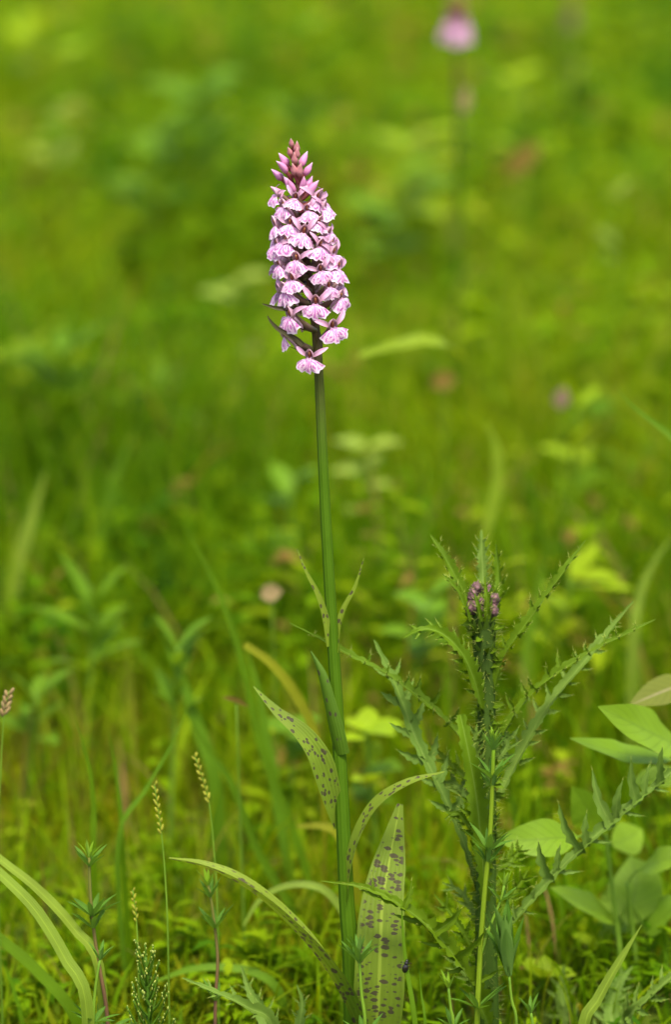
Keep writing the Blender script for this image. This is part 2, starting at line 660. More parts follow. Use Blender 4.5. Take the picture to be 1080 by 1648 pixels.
GRASS_STOPS = [(0.0, (0.030, 0.085, 0.001)), (0.35, (0.078, 0.162, 0.001)), (0.65, (0.138, 0.222, 0.001)), (0.88, (0.205, 0.268, 0.004)), (0.97, (0.19, 0.17, 0.025)), (1.0, (0.20, 0.13, 0.045))]
M['grass'] = tint_mat('grass', GRASS_STOPS)
M['herb'] = tint_mat('herb', [(0.0, (0.022, 0.080, 0.004)), (0.3, (0.062, 0.152, 0.001)), (0.55, (0.122, 0.222, 0.001)), (0.8, (0.190, 0.277, 0.002)), (0.95, (0.23, 0.31, 0.008)), (1.0, (0.20, 0.12, 0.03))])
M['moss'] = tint_mat('moss', [(0.0, (0.05, 0.10, 0.001)), (0.5, (0.14, 0.155, 0.001)), (1.0, (0.22, 0.20, 0.002))], tf=0.3, rough=0.7)
M['herb_pale'] = tint_mat('herb_pale', [(0.0, (0.052, 0.130, 0.006)), (1.0, (0.13, 0.23, 0.012))])


def meadow():
    blade = [0.75, 1.0, 0.85, 0.55, 0.04]
    parts = []

    def blades(n, y0, y1, h0, h1, w0, w1, power=1.0, lean=(0.1, 0.9), tint=(0.45, 0.2), keep=None, cap=None, pt=0.5, margin=1.75):
        x, y = scatter(n, y0, y1, power, margin)
        f = patch(x, y, 6, 3)
        if keep is not None:
            k = RNG.random(n) < keep(x, y)
            x, y, f = x[k], y[k], f[k]
        h = RNG.uniform(h0, h1, len(x)) * (0.75 + 0.5 * patch(x, y, 5, 9))
        if cap is not None:
            h = np.minimum(h, cap(x, y) * RNG.uniform(0.5, 1.0, len(x)))
        ln = RNG.uniform(*lean, len(x))
        tn = np.clip(RNG.normal(tint[0], tint[1], len(x)) + (f - 0.5) * pt, 0, 0.95 if tint[0] < 1 else 1.0)
        tn[RNG.random(len(x)) < 0.03] = 1.0
        base = np.stack([x, y, gz_np(x, y) - 0.004], 1)
        parts.append(strips(base, RNG.uniform(0, 2 * PI, len(x)), h, ln, RNG.uniform(w0, w1, len(x)), tn, blade, fold=0.0))

    def limit(x, y):                       # nothing in front rises into the view of the orchid's foot
        return np.maximum(0.02, CAM.z - (y - CAM.y) * math.tan(PITCH + HFOV / 2 - R(0.8)))

    blades(5000, -0.50, -0.10, 0.03, 0.10, 0.0012, 0.003, cap=limit, tint=(0.4, 0.15))
    blades(1800, -0.10, 0.16, 0.012, 0.034, 0.001, 0.0026, tint=(0.42, 0.15))
    blades(2200, 0.03, 0.34, 0.025, 0.075, 0.001, 0.0028, tint=(0.40, 0.18), lean=(0.1, 0.9))
    blades(500, 0.14, 0.38, 0.05, 0.12, 0.001, 0.003, tint=(0.5, 0.2), lean=(0.1, 0.6))
    blades(4200, 0.36, 0.75, 0.04, 0.15, 0.0012, 0.0036, tint=(0.70, 0.24), lean=(0.05, 0.5))
    blades(11000, 0.55, 1.6, 0.08, 0.26, 0.0014, 0.0042, tint=(0.45, 0.2), lean=(0.1, 1.0))
    blades(26000, 1.4, 5.0, 0.08, 0.24, 0.002, 0.006, tint=(0.48, 0.2), lean=(0.1, 1.1), power=0.75)
    blades(15000, 5.0, 12.0, 0.12, 0.30, 0.004, 0.011, tint=(0.5, 0.2), power=0.8)
    blades(16000, 12.0, 60.0, 0.15, 0.40, 0.015, 0.05, tint=(0.5, 0.2), power=0.9)
    blades(200, 0.34, 0.9, 0.08, 0.17, 0.004, 0.007, tint=(0.55, 0.25), lean=(0.2, 1.2))
    blades(500, -0.1, 0.8, 0.012, 0.04, 0.001, 0.003, tint=(3.0, 0.1), lean=(1.5, 3.5))
    blades(700, 0.8, 3.2, 0.16, 0.34, 0.0015, 0.004, tint=(0.72, 0.2), lean=(0.05, 0.9))
    blades(260, 0.45, 1.0, 0.10, 0.24, 0.0012, 0.003, tint=(0.66, 0.2), lean=(0.05, 0.9))
    blades(120, 0.3, 1.2, 0.10, 0.22, 0.001, 0.002, tint=(3.0, 0.1), lean=(0.1, 0.7))
    V, F, T = join(parts)
    np_mesh('grass', V, F, T, M['grass'], 'fine green meadow grass growing all over the ground')

    # moss and low leaves over the open ground behind the orchid
    x, y = scatter(70000, -0.3, 1.5)
    f = patch(x, y, 14, 5)
    k = RNG.random(len(x)) < (0.35 + 0.65 * f)
    x, y, f = x[k], y[k], f[k]
    h = RNG.uniform(0.006, 0.028, len(x)) * (0.5 + f)
    tn = np.clip(RNG.normal(0.42, 0.2, len(x)) + (f - .5) * .5 - 0.45 * np.clip((0.30 - y) / 0.25, 0, 1), 0, 1)
    base = np.stack([x, y, gz_np(x, y) - 0.002], 1)
    V, F, T = strips(base, RNG.uniform(0, 2 * PI, len(x)), h, RNG.uniform(0.2, 1.2, len(x)), RNG.uniform(0.0015, 0.004, len(x)), tn, [0.7, 1, 0.1])
    np_mesh('moss', V, F, T, M['moss'], 'yellow green moss and low leaves on the open ground behind the orchid')

    # herbs: leafy stems
    def herbs(n, y0, y1, h0, h1, l0, l1, nl, power, tint, pt=0.5, keep=None, wr=(0.25, 0.5), margin=1.75):
        x, y = scatter(n, y0, y1, power, margin)
        if keep is not None:
            k = RNG.random(n) < keep(x, y)
            x, y = x[k], y[k]
        n = len(x)
        f = patch(x, y, 5, 21)
        H = RNG.uniform(h0, h1, n) * (0.7 + 0.6 * patch(x, y, 4, 8))
        pt_ = np.clip(RNG.normal(tint[0], tint[1], n) + (f - .5) * pt, 0, 0.97)
        brown = RNG.random(n) < 0.025
        pt_[brown] = 1.0
        idx = np.repeat(np.arange(n), nl)
        tt = RNG.uniform(0.25, 1.0, len(idx))
        lx = RNG.normal(0, 0.1, n)[idx] * H[idx] * tt
        ly = RNG.normal(0, 0.1, n)[idx] * H[idx] * tt
        base = np.stack([x[idx] + lx, y[idx] + ly, gz_np(x[idx], y[idx]) + H[idx] * tt * 0.92], 1)
        L = RNG.uniform(l0, l1, len(idx)) * (1.15 - 0.5 * tt)
        az = RNG.uniform(0, 2 * PI, len(idx))
        up = RNG.uniform(0.15, 0.8, len(idx))
        ln = np.sqrt(1 - up ** 2) / up
        tn = np.clip(pt_[idx] + RNG.normal(0, 0.07, len(idx)), 0, 1)
        ps = [strips(base, az, L * up, ln, L * RNG.uniform(*wr, len(idx)), tn, [0.06, 0.75, 1.0, 0.7, 0.03], roll=RNG.normal(0, 0.35, len(idx)), fold=-0.3, droop=0.15)]
        sb = np.stack([x, y, gz_np(x, y)], 1)
        ps.append(strips(sb, RNG.uniform(0, 6.28, n), H, RNG.uniform(0, 0.15, n), 0.0022 + 0 * H, pt_ * 0.6, [1, 0.8, 0.5, 0.4, 0.3]))
        return join(ps)

    ps = [herbs(150, 0.05, 0.26, 0.012, 0.042, 0.014, 0.030, 9, 1.0, (0.36, 0.16), wr=(0.12, 0.35)),
          herbs(110, -0.06, 0.08, 0.010, 0.030, 0.010, 0.024, 9, 1.0, (0.32, 0.14), wr=(0.14, 0.35)),
          herbs(220, 0.30, 0.70, 0.015, 0.05, 0.012, 0.030, 8, 1.0, (0.66, 0.2)),
          herbs(900, 0.50, 1.5, 0.03, 0.13, 0.016, 0.042, 11, 1.0, (0.62, 0.24)),
          herbs(2300, 1.2, 3.2, 0.08, 0.22, 0.025, 0.075, 13, 0.9, (0.54, 0.22)),
          herbs(2200, 3.0, 7.0, 0.10, 0.26, 0.04, 0.10, 12, 0.8, (0.56, 0.22)),
          herbs(900, 7.0, 16.0, 0.12, 0.32, 0.05, 0.12, 10, 0.9, (0.52, 0.2)),
          herbs(700, 16.0, 60.0, 0.2, 0.5, 0.12, 0.35, 8, 0.9, (0.52, 0.2))]
    V, F, T = join(ps)
    np_mesh('meadow_herbs', V, F, T, M['herb'], 'leafy green meadow herbs massed behind the orchid')
    ps = [herbs(90, 0.9, 3.0, 0.06, 0.16, 0.04, 0.08, 7, 0.9, (0.4, 0.3), wr=(0.4, 0.7)),
          herbs(160, 2.5, 7.0, 0.08, 0.22, 0.05, 0.10, 8, 0.8, (0.4, 0.3), wr=(0.4, 0.7))]
    V, F, T = join(ps)
    np_mesh('broad_leaved_herbs', V, F, T, M['herb_pale'], 'paler blue green broad leaved herbs among the grass')


meadow()

# ------------------------------------------------------------------ the spotted orchid
AXIS = [(571, 1705), (565, 1560), (558, 1450), (551, 1300), (540, 1100), (525, 850), (513, 600), (507, 520), (498, 450), (489, 380), (480, 300), (472, 232)]


def axis_at(py, Y=0.0):
    for a, b in zip(AXIS, AXIS[1:]):
        if b[1] <= py <= a[1]:
            k = (a[1] - py) / (a[1] - b[1])
            return at(a[0] + (b[0] - a[0]) * k, py, Y)
    return at(*AXIS[-1], Y)


# flower pieces; x right, -y out of the spike towards the viewer, z up, origin at the throat
def lip_mesh(i):
    r = random.Random(100 + i)
    mb = MB()
    n, m = 9, 18
    rows, uvs, cms = [], [], []
    th = R(60 + r.uniform(-8, 7))
    ro = 0.0081 * r.uniform(0.94, 1.08)
    p1, p2 = r.uniform(0, 6), r.uniform(0, 6)
    refl = r.uniform(0.1, 0.45)
    tooth = r.uniform(0.05, 0.16)
    for a in range(n + 1):
        v = a / n
        row, uu, cc = [], [], []
        for b in range(m + 1):
            u = b / m * 2 - 1
            au = abs(u)
            rad = ro * (0.93 + 0.10 * math.cos((au - 0.55) * 3.2))
            rad += ro * tooth * math.exp(-(u / 0.13) ** 2) - ro * 0.13 * math.exp(-((au - 0.24) / 0.09) ** 2)
            rad += ro * 0.045 * math.sin(u * 15 + p1) + ro * 0.03 * math.sin(u * 27 + p2)
            rr = v * rad if v < 0.6 else 0.6 * ro * (1 - (v - .6) / .4) + (v - .6) / .4 * rad
            ang = u * th * (0.55 + 0.45 * min(1, v * 2.2))
            x = math.sin(ang) * rr + u * 0.0009 * (1 - v)
            z = -math.cos(ang) * rr
            y = refl * rr * u * u - 0.0011 * math.sin(v * PI) + 0.00035 * math.sin(u * 11 + p2) * v + 0.0006 * v * v * math.cos(u * 6 + p1)
            row.append(Vector((x, y, z)))
            uu.append((b / m, v))
            cc.append((x * 100, z * 100))
        rows.append(row)
        uvs.append(uu)
        cms.append(cc)
    mb.grid(rows, uvs, cms)
    return mb


def hood_mb(i):
    """the two petals and the upper sepal, closed to a little helmet over the throat"""
    r = random.Random(200 + i)
    mb = MB()
    k, n = 12, 7
    rows, uvs, cms = [], [], []
    for a in range(n + 1):
        t = a / n
        row, uu = [], []
        for b in range(k + 1):
            f = -R(118) + R(236) * b / k
            w_ = math.sin(PI * min(1, 0.18 + t * 0.82)) ** 0.7
            rx = 0.0022 * w_ * (1.05 - 0.2 * t)
            x = math.sin(f) * rx
            y = math.cos(f) * rx * 1.1 - 0.0024 * t * t
            z = -0.0012 + 0.0056 * t
            row.append(Vector((x, y, z)))
            uu.append((b / k, t))
        rows.append(row)
        uvs.append(uu)
        cms.append(uu)
    mb.grid(rows, uvs, cms)
    return mb


def sepal_mb(side, i):
    r = random.Random(300 + i)
    mb = MB()
    s = side
    e = r.uniform(0.0035, 0.0068)
    P = [Vector((s * 0.0010, 0.0003, 0.0003)), Vector((s * 0.0035, -0.0003, 0.0016 + e * 0.25)), Vector((s * 0.0058, 0.0014, 0.0022 + e * 0.52)), Vector((s * 0.0072, 0.0034, 0.002 + e * 0.75))]
    mb.ribbon(P, [0.0012, 0.0023, 0.0026, 0.0020, 0.0004], hint=Vector((0, -1, 0.3)), n=8, nu=4, fold=0.35, curl=0.0)
    return mb


def spur_mb():
    mb = MB()
    mb.tube([Vector((0, 0.0005, -0.0006)), Vector((0, 0.003, -0.0022)), Vector((0, 0.0055, -0.0050)), Vector((0, 0.0066, -0.0078))], [0.0011, 0.0011, 0.0009, 0.0005], n=7, k=7)
    return mb


def core_mb(reach):
    """ovary and column: the flower's own mesh, from the spike's axis to the throat"""
    mb = MB()
    mb.tube([Vector((0, reach, -0.0085)), Vector((0, reach * 0.62, -0.0060)), Vector((0, reach * 0.28, -0.0022)), Vector((0, 0.0012, 0.0006))], [0.0012, 0.0018, 0.0015, 0.0010], n=8, k=7, mi=0)
    mb.ball(Vector((0, 0.0002, 0.0010)), 0.0011, 0.0013, 0.0019, k=8, n=5, mi=1)
    mb.ball(Vector((0, -0.0011, 0.0018)), 0.0005, 0.0005, 0.0009, k=6, n=4, mi=2)
    return mb


def poll_mat():
    t = NT('pollen')
    return t.finish(t.mix(t.noise(900), (0.30, 0.10, 0.03), (0.36, 0.15, 0.06)), None, rough=0.5)


M['pollen'] = poll_mat()
LIPS = [lip_mesh(i).mesh('lip', M['lip']) for i in range(7)]
HOODS = [hood_mb(i).mesh('hood', M['hood']) for i in range(2)]
SEPL = [sepal_mb(-1, i).mesh('sepal', M['sepal']) for i in range(4)]
SEPR = [sepal_mb(1, i).mesh('sepal', M['sepal']) for i in range(4)]
SPUR = spur_mb().mesh('spur', M['spur'])
CORES = {}


def core(reach):
    k = round(reach * 1000)
    if k not in CORES:
        CORES[k] = core_mb(k / 1000).mesh('flower', [M['ovary'], M['column'], M['pollen']])
    return CORES[k]


def ob(name, me, parent, mat=None):
    o = bpy.data.objects.new(name, me)
    COL.objects.link(o)
    o.parent = parent
    if mat is not None:
        o.matrix_local = mat
    return o


def bud_mesh(i, mat):
    mb = MB()
    r = random.Random(400 + i)
    rows, uvs, cms = [], [], []
    n, k = 10, 10
    bend = r.uniform(-0.0008, 0.0012)
    for a in range(n + 1):
        t = a / n
        rad = 0.00195 * (math.sin(PI * min(1, (t * 0.97 + 0.03) ** 0.72)) ** 0.95) * (1.18 - 0.35 * t) * (1 + 0.06 * math.sin(9 * t + i)) + 0.00004
        c = Vector((bend * math.sin(t * PI), 0, 0.0085 * t))
        row = [c + Vector((math.cos(2 * PI * j / k) * rad * (1 + r.uniform(-.06, .06) + 0.10 * (j % 3 == 0)), math.sin(2 * PI * j / k) * rad, 0)) for j in range(k)]
        rows.append(row)
        uvs.append([(j / k, t) for j in range(k)])
        cms.append([(0, 0)] * k)
    mb.grid(rows, uvs, cms, close=True)
    mb.tube([Vector((0, 0, 0.0006)), Vector((0, 0.0004, -0.0025)), Vector((0, 0.002, -0.006))], [0.0012, 0.0012, 0.0009], n=4, k=6, mi=1)
    return mb.mesh('bud', [mat, M['bract_red']])


BUDS = [bud_mesh(i, M['bud']) for i in range(4)]
BUDT = [bud_mesh(10 + i, M['bud_top']) for i in range(2)]


def build_orchid():
    base = axis_at(1705)
    base.z = gz(base.x, base.y)
    t = thing('spotted_orchid', base, 'tall spotted orchid in sharp focus with pale pink flower spike and spotted leaves', 'orchid', 'spotted orchids in the meadow')
    mb = MB()
    P = [base - ZUP * 0.01] + [axis_at(y) for y in (1560, 1450, 1300, 1100, 850, 600, 520, 450, 380, 300, 240)]
    mb.tube(P, [0.0046, 0.0044, 0.0041, 0.0037, 0.0034, 0.0031, 0.0028, 0.0026, 0.0024, 0.0021, 0.0016, 0.0009], n=70, k=20, rib=0.03)
    mb.build('stem', M['orchid_stem'], t)

    # open flowers that face the photograph: where each lip's middle is seen
    front = [(474, 330), (515, 333), (497, 349), (453, 345), (440, 327), (526, 350), (464, 371), (438, 377), (517, 369), (489, 385), (533, 387),
             (457, 400), (441, 409), (519, 406), (538, 405), (476, 427), (444, 437), (519, 443), (541, 421), (468, 459), (549, 444), (533, 469),
             (509, 496), (455, 479), (553, 490), (463, 519), (539, 535), (497, 581), (452, 553)]
    A0 = axis_at(600)
    flowers = []
    for i, (px, py) in enumerate(front):
        ax = axis_at(py)
        tgt = at(px, py)
        dx = tgt.x - ax.x
        rad = 0.0125 + 0.0065 * min(1, max(0, (py - 320) / 120))
        rad = max(rad, abs(dx) + 0.001)
        ph = math.asin(max(-0.97, min(0.97, dx / rad)))
        flowers.append((tgt.z + 0.0024, ph, rad, py, ax))
    back = []
    rb = random.Random(5)
    for k in range(18):
        py = 332 + k * 9.8 + rb.uniform(-4, 4)
        ph = PI + ((k * 2.399) % (PI * 0.96) - PI * 0.48)
        ax = axis_at(py)
        rad = 0.0120 + 0.0060 * min(1, max(0, (py - 320) / 120))
        back.append((ax.z, ph, rad, py, ax))
    for i, (z, ph, rad, py, ax) in enumerate(flowers + back):
        low = min(1, max(0, (py - 330) / 200))
        sc = 0.90 + 0.12 * low + rb.uniform(-0.11, 0.09)
        out = Vector((math.sin(ph), -math.cos(ph), 0))
        reach = rad - 0.0022
        thr = Vector((ax.x, ax.y, z)) + out * reach + ZUP * 0.0030 * sc
        rot = Matrix.Rotation(ph, 4, 'Z') @ Matrix.Rotation(R(rb.uniform(-14, 14)), 4, 'Y') @ Matrix.Rotation(R(rb.uniform(-10, 10)), 4, 'Z')
        f = ob('flower', core(reach / sc), t, Matrix.Translation(thr - base) @ rot @ Matrix.Scale(sc, 4))
        tilt = R(-38 + 20 * low + rb.uniform(-9, 9))
        if (px_side := i) == 28:
            lipm = Matrix.Rotation(R(-10), 4, 'X') @ Matrix.Diagonal((0.45, 0.8, 1.0, 1))
        else:
            lipm = Matrix.Rotation(tilt, 4, 'X')
        ob('lip', LIPS[i % 7], f, lipm)
        ob('hood', HOODS[i % 2], f, Matrix.Rotation(R(rb.uniform(-6, 8)), 4, 'X'))
        for S_, sg in ((SEPL, -1), (SEPR, 1)):
            ob('sepal', S_[rb.randrange(4)], f, Matrix.Rotation(R(rb.uniform(-18, 18)), 4, 'Y') @ Matrix.Scale(rb.uniform(.82, 1.05), 4))
        ob('spur', SPUR, f, Matrix.Rotation(R(rb.uniform(-10, 10)), 4, 'Z'))
        # its bract
        if i % 1 == 0:
            b = MB()
            L = 0.013 + 0.005 * low
            p0 = Vector((ax.x, ax.y, z - 0.006))
            sd = Vector((out.y, -out.x, 0)) * rb.uniform(-0.003, 0.003)
            b.ribbon([p0, p0 + out * L * 0.5 + ZUP * 0.001 + sd, p0 + out * L * 0.95 + ZUP * 0.0045 + sd * 1.5], [0.0026, 0.0032, 0.0022, 0.0003], hint=ZUP, n=8, nu=2, fold=0.4)
            b.build('bract', M['bract'] if py > 400 else M['bract_red'], t)

    # two long dark bracts on the left below the spike
    for L, w_ in ((((487, 556), (478, 548), (461, 538), (446, 529), (435, 517), (430, 508)), [0.0026, 0.0028, 0.0024, 0.0018, 0.0005]),
                  (((486, 505), (465, 498), (445, 496), (422, 489)), [0.0030, 0.0026, 0.0018, 0.0004]),
                  (((505, 590), (512, 570), (514, 548), (512, 526)), [0.0030, 0.0034, 0.0026, 0.0005])):
        b = MB()
        b.ribbon(pts_at(L, -0.012), w_, hint=Vector((0.3, -0.9, 0.25)), n=14, nu=4, fold=0.7)
        b.build('bract', M['bract'], t)

    # buds: tip point seen in the photograph, leaning
    buds = [(468, 222, 0), (478, 226, 0), (463, 236, 0), (473, 244, 0), (448, 246, 1), (495, 243, 1), (444, 259, 1), (503, 261, 1), (436, 272, 1), (485, 262, 0),
            (463, 288, 1), (503, 283, 1), (435, 300, 1), (513, 290, 1), (517, 309, 1), (470, 262, 0), (456, 283, 1), (520, 303, 1), (489, 283, 1), (479, 236, 0)]
    for i, (px, py, k) in enumerate(buds):
        depth = [-0.004, -0.001, 0.003][i % 3] if abs(px - 475) > 14 else -0.006
        tip = at(px, py, depth)
        ax = axis_at(min(600, py + 24))
        d = (tip - ax)
        d.z = max(d.z, 0.006)
        dirn = Vector((d.x * 0.75, d.y * 0.75, 0.0085)).normalized()
        sc = (0.74 if py < 240 else (0.98 if k else 0.82)) * rb.uniform(.85, 1.12)
        q = dirn.to_track_quat('Z', 'Y').to_matrix().to_4x4()
        org = tip - dirn * 0.0085 * sc
        ob('bud', (BUDS[i % 4] if k else BUDT[i % 2]), t, Matrix.Translation(org - base) @ q @ Matrix.Rotation(rb.uniform(0, 6.28), 4, 'Z') @ Matrix.Diagonal((sc * rb.uniform(.82, 1.05), sc * .95, sc, 1)))
        b = MB()
        p0 = ax
        b.ribbon([p0, p0.lerp(org, 0.6) - ZUP * 0.001, org.lerp(tip, 0.55) + (org - ax) * 0.12], [0.0016, 0.0020, 0.0004], hint=Vector((-d.x, -0.012, 0.01)), n=6, nu=2, fold=0.3)
        b.build('bract', M['bract_red'], t)

    # stem leaves
    def leaf(L, w_, mat, hint=TOCAM, hint2=None, **kw):
        b = MB()
        b.ribbon(pts_at(L), w_, hint, hint2, **kw)
        return b.build('leaf', M[mat], t)

    leaf([(530, 1040, -.002), (522, 992, -.003), (510, 955, -.004), (492, 920, -.004), (478, 884, -.003)], [0.0042, 0.0040, 0.0030, 0.0018, 0.0004], 'orchid_leaf', Vector((0.5, -0.8, 0.3)), n=14, nu=4, fold=0.5)
    leaf([(541, 1050, -.001), (545, 1008, .0), (556, 975, .0), (572, 945, .0), (586, 898, .0)], [0.0040, 0.0036, 0.0026, 0.0016, 0.0004], 'orchid_leaf', Vector((-0.5, -0.8, 0.3)), n=14, nu=4, fold=0.5)
    leaf([(548, 1215, -.004), (541, 1180, -.006), (529, 1130, -.007), (517, 1085, -.006), (500, 1048, -.003)], [0.0080, 0.0078, 0.0062, 0.0048, 0.0006], 'orchid_dark', Vector((-0.35, -0.9, 0.1)), n=18, nu=6, fold=0.0, curl=0.5)
    leaf([(545, 1330, .003), (532, 1280, -.004), (514, 1222, -.010), (486, 1180, -.012), (446, 1146, -.010), (408, 1105, -.006)], [0.006, 0.0105, 0.0125, 0.0095, 0.0050, 0.0006], 'orchid_leaf', Vector((0.25, -0.80, 0.55)), n=26, nu=6, fold=0.25)
    leaf([(560, 1450, -.003), (563, 1400, -.006), (576, 1345, -.010), (606, 1293, -.014), (655, 1260, -.016), (716, 1242, -.014)], [0.0085, 0.0095, 0.0085, 0.0070, 0.0045, 0.0006], 'orchid_leaf', Vector((-0.80, -0.15, -0.25)), Vector((-0.3, -0.45, 0.85)), n=26, nu=6, fold=0.25)
    leaf([(590, 1760, .004), (607, 1640, -.012), (612, 1530, -.014), (616, 1450, -.008), (628, 1380, .000), (644, 1294, .008)], [0.016, 0.0225, 0.0245, 0.0230, 0.0165, 0.0030], 'orchid_broad', Vector((0.05, -1, 0.25)), n=34, nu=8, fold=0.12, wav=0.03)
    leaf([(590, 1735, .0), (566, 1640, -.015), (524, 1560, -.030), (468, 1492, -.040), (400, 1432, -.046), (330, 1396, -.046), (271, 1382, -.042)], [0.009, 0.0115, 0.0125, 0.0120, 0.0100, 0.0075, 0.0012], 'orchid_sparse', Vector((0.25, 0.06, 1.0)), Vector((0.15, -0.05, 1.0)), n=36, nu=6, fold=0.85)


build_orchid()

# ------------------------------------------------------------------ thistles
M['thistle_leaf'] = leaf_mat('thistle_leaf', (0.064, 0.118, 0.006), under=(0.098, 0.16, 0.032), trans=(0.11, 0.18, 0.008), tf=0.18, rough=0.55, midrib=(0.12, 0.19, 0.05), var=0.45)
M['thistle_grey'] = leaf_mat('thistle_grey', (0.085, 0.150, 0.040), under=(0.105, 0.165, 0.055), trans=(0.10, 0.17, 0.02), tf=0.18, rough=0.6, midrib=(0.16, 0.23, 0.09), var=0.45)
M['spine'] = leaf_mat('spine', (0.26, 0.31, 0.11), tf=0.3, trans=(0.36, 0.40, 0.12), rough=0.4)
M['thistle_stem'] = stem_mat('thistle_stem', (0.032, 0.066, 0.006), (0.048, 0.090, 0.010), (0.030, 0.055, 0.008), 0.55, 0.95, 6)


def flower_head_mat():
    t = NT('thistle_head')
    vo = t.n('TexVoronoi')
    vo.inputs['Scale'].default_value = 520
    t.put(vo.inputs['Vector'], t.n('TexCoord').outputs['Object'])
    c = t.ramp(vo.outputs['Distance'], [(0.0, (0.20, 0.12, 0.12)), (0.45, (0.12, 0.06, 0.065)), (0.8, (0.05, 0.045, 0.02))])
    return t.finish(c, None, rough=0.7, spec=0.15, bump=vo.outputs['Distance'], bstr=0.8, bdist=0.001)


M['thistle_head'] = flower_head_mat()
BRACT_TUFT = {}


def thistle_leaf(parent, P, w, nl=8, ll=0.010, elev=0.5, fwd=0.7, side=0.7, hint=TOCAM, hint2=None, mat='thistle_leaf', t0=0.15, t1=0.92, lobes=None, spines=1.0, seed=1, grow=0.0, alt=0.0, fold=0.7):
    """a narrow spiny leaf with lobes along both edges"""
    r = random.Random(seed)
    mb = MB()
    n = 72
    w = [x * 0.88 for x in w]
    C = mb.ribbon(P, w, hint, hint2, n=n, nu=6, fold=fold, wav=0.34, teeth=(n / 4.0, 0.55))
    Ltot = sum((C[i + 1] - C[i]).length for i in range(n))

    def frame(t):
        x = t * n
        i = min(int(x), n - 1)
        p = C[i].lerp(C[i + 1], x - i)
        T = (C[min(i + 1, n)] - C[max(i - 1, 0)]).normalized()
        H = hint if hint2 is None else hint.lerp(hint2, t)
        S = H.cross(T).normalized()
        return p, T, S, T.cross(S).normalized(), lerp_tab(w, t) / 2

    def lobe(t, sd, l, dirn, T, N, p):
        q = p + dirn * l
        wl = l * (r.uniform(0.30, 0.46) if lobes is None else r.uniform(0.20, 0.30))
        mb.ribbon([p - dirn * l * 0.1, p + dirn * l * 0.5 + N * l * 0.03, q + T * l * 0.12], [wl * 0.9, wl, wl * 0.7, 0.0002], hint=(N + Vector((0, -0.5, 0)) + T * r.uniform(-.6, .6)).normalized(), n=12, nu=4, fold=0.5, wav=.2, teeth=(4.0, 0.55))
        e = q + T * l * 0.12
        mb.spike(e - dirn * 0.0005, e + (dirn + T * 0.2).normalized() * r.uniform(0.0012, 0.0028), 0.00017, 1)
        for k in range(3):
            a = p.lerp(q, r.uniform(0.2, 0.9))
            d = (dirn + T * r.uniform(-1.4, 1.4) + N * r.uniform(-0.5, 0.5)).normalized()
            mb.spike(a, a + d * (wl * 0.5 + r.uniform(0.0008, 0.002)), 0.00016, 1)

    if lobes is None:
        nl = int(nl * 1.2)
        for k in range(nl):
            t = t0 + (t1 - t0) * (k + 0.5) / nl
            for sd in (-1, 1):
                tt = min(0.97, max(0.02, t + r.uniform(-.02, .02) + alt * sd))
                p, T, S, N, hw = frame(tt)
                l = ll * (1 - grow * tt) * r.uniform(0.7, 1.2) * (0.35 + 0.65 * math.sin(PI * min(1, max(0, 1.05 - tt) * 1.1)) if tt > 0.6 else 1)
                d = (T * fwd + S * sd * side + N * elev * r.uniform(0.5, 1.4)).normalized()
                lobe(tt, sd, l, d, T, N, p + S * sd * hw * 0.7)
    else:
        for (t, sd, l, dx, dz) in lobes:
            p, T, S, N, hw = frame(t)
            d = Vector((dx, r.uniform(-.3, .2), dz)).normalized()
            lobe(t, sd, l, d, T, N, p)
    for k in range(int(Ltot / 0.0042 * spines)):
        t = r.uniform(0.02, 0.99)
        sd = r.choice((-1, 1))
        p, T, S, N, hw = frame(t)
        d = (S * sd + T * r.uniform(0.2, 1.0) + N * r.uniform(-0.3, 0.9)).normalized()
        mb.spike(p + S * sd * hw * 0.95, p + S * sd * hw + d * r.uniform(0.0008, 0.0024), 0.00017, 1)
    return mb.build('leaf', [M[mat], M['spine']], parent)


def root_below(p, dx=0.0, dy=0.0):
    return Vector((p.x + dx, p.y + dy, gz(p.x + dx, p.y + dy) - 0.005))


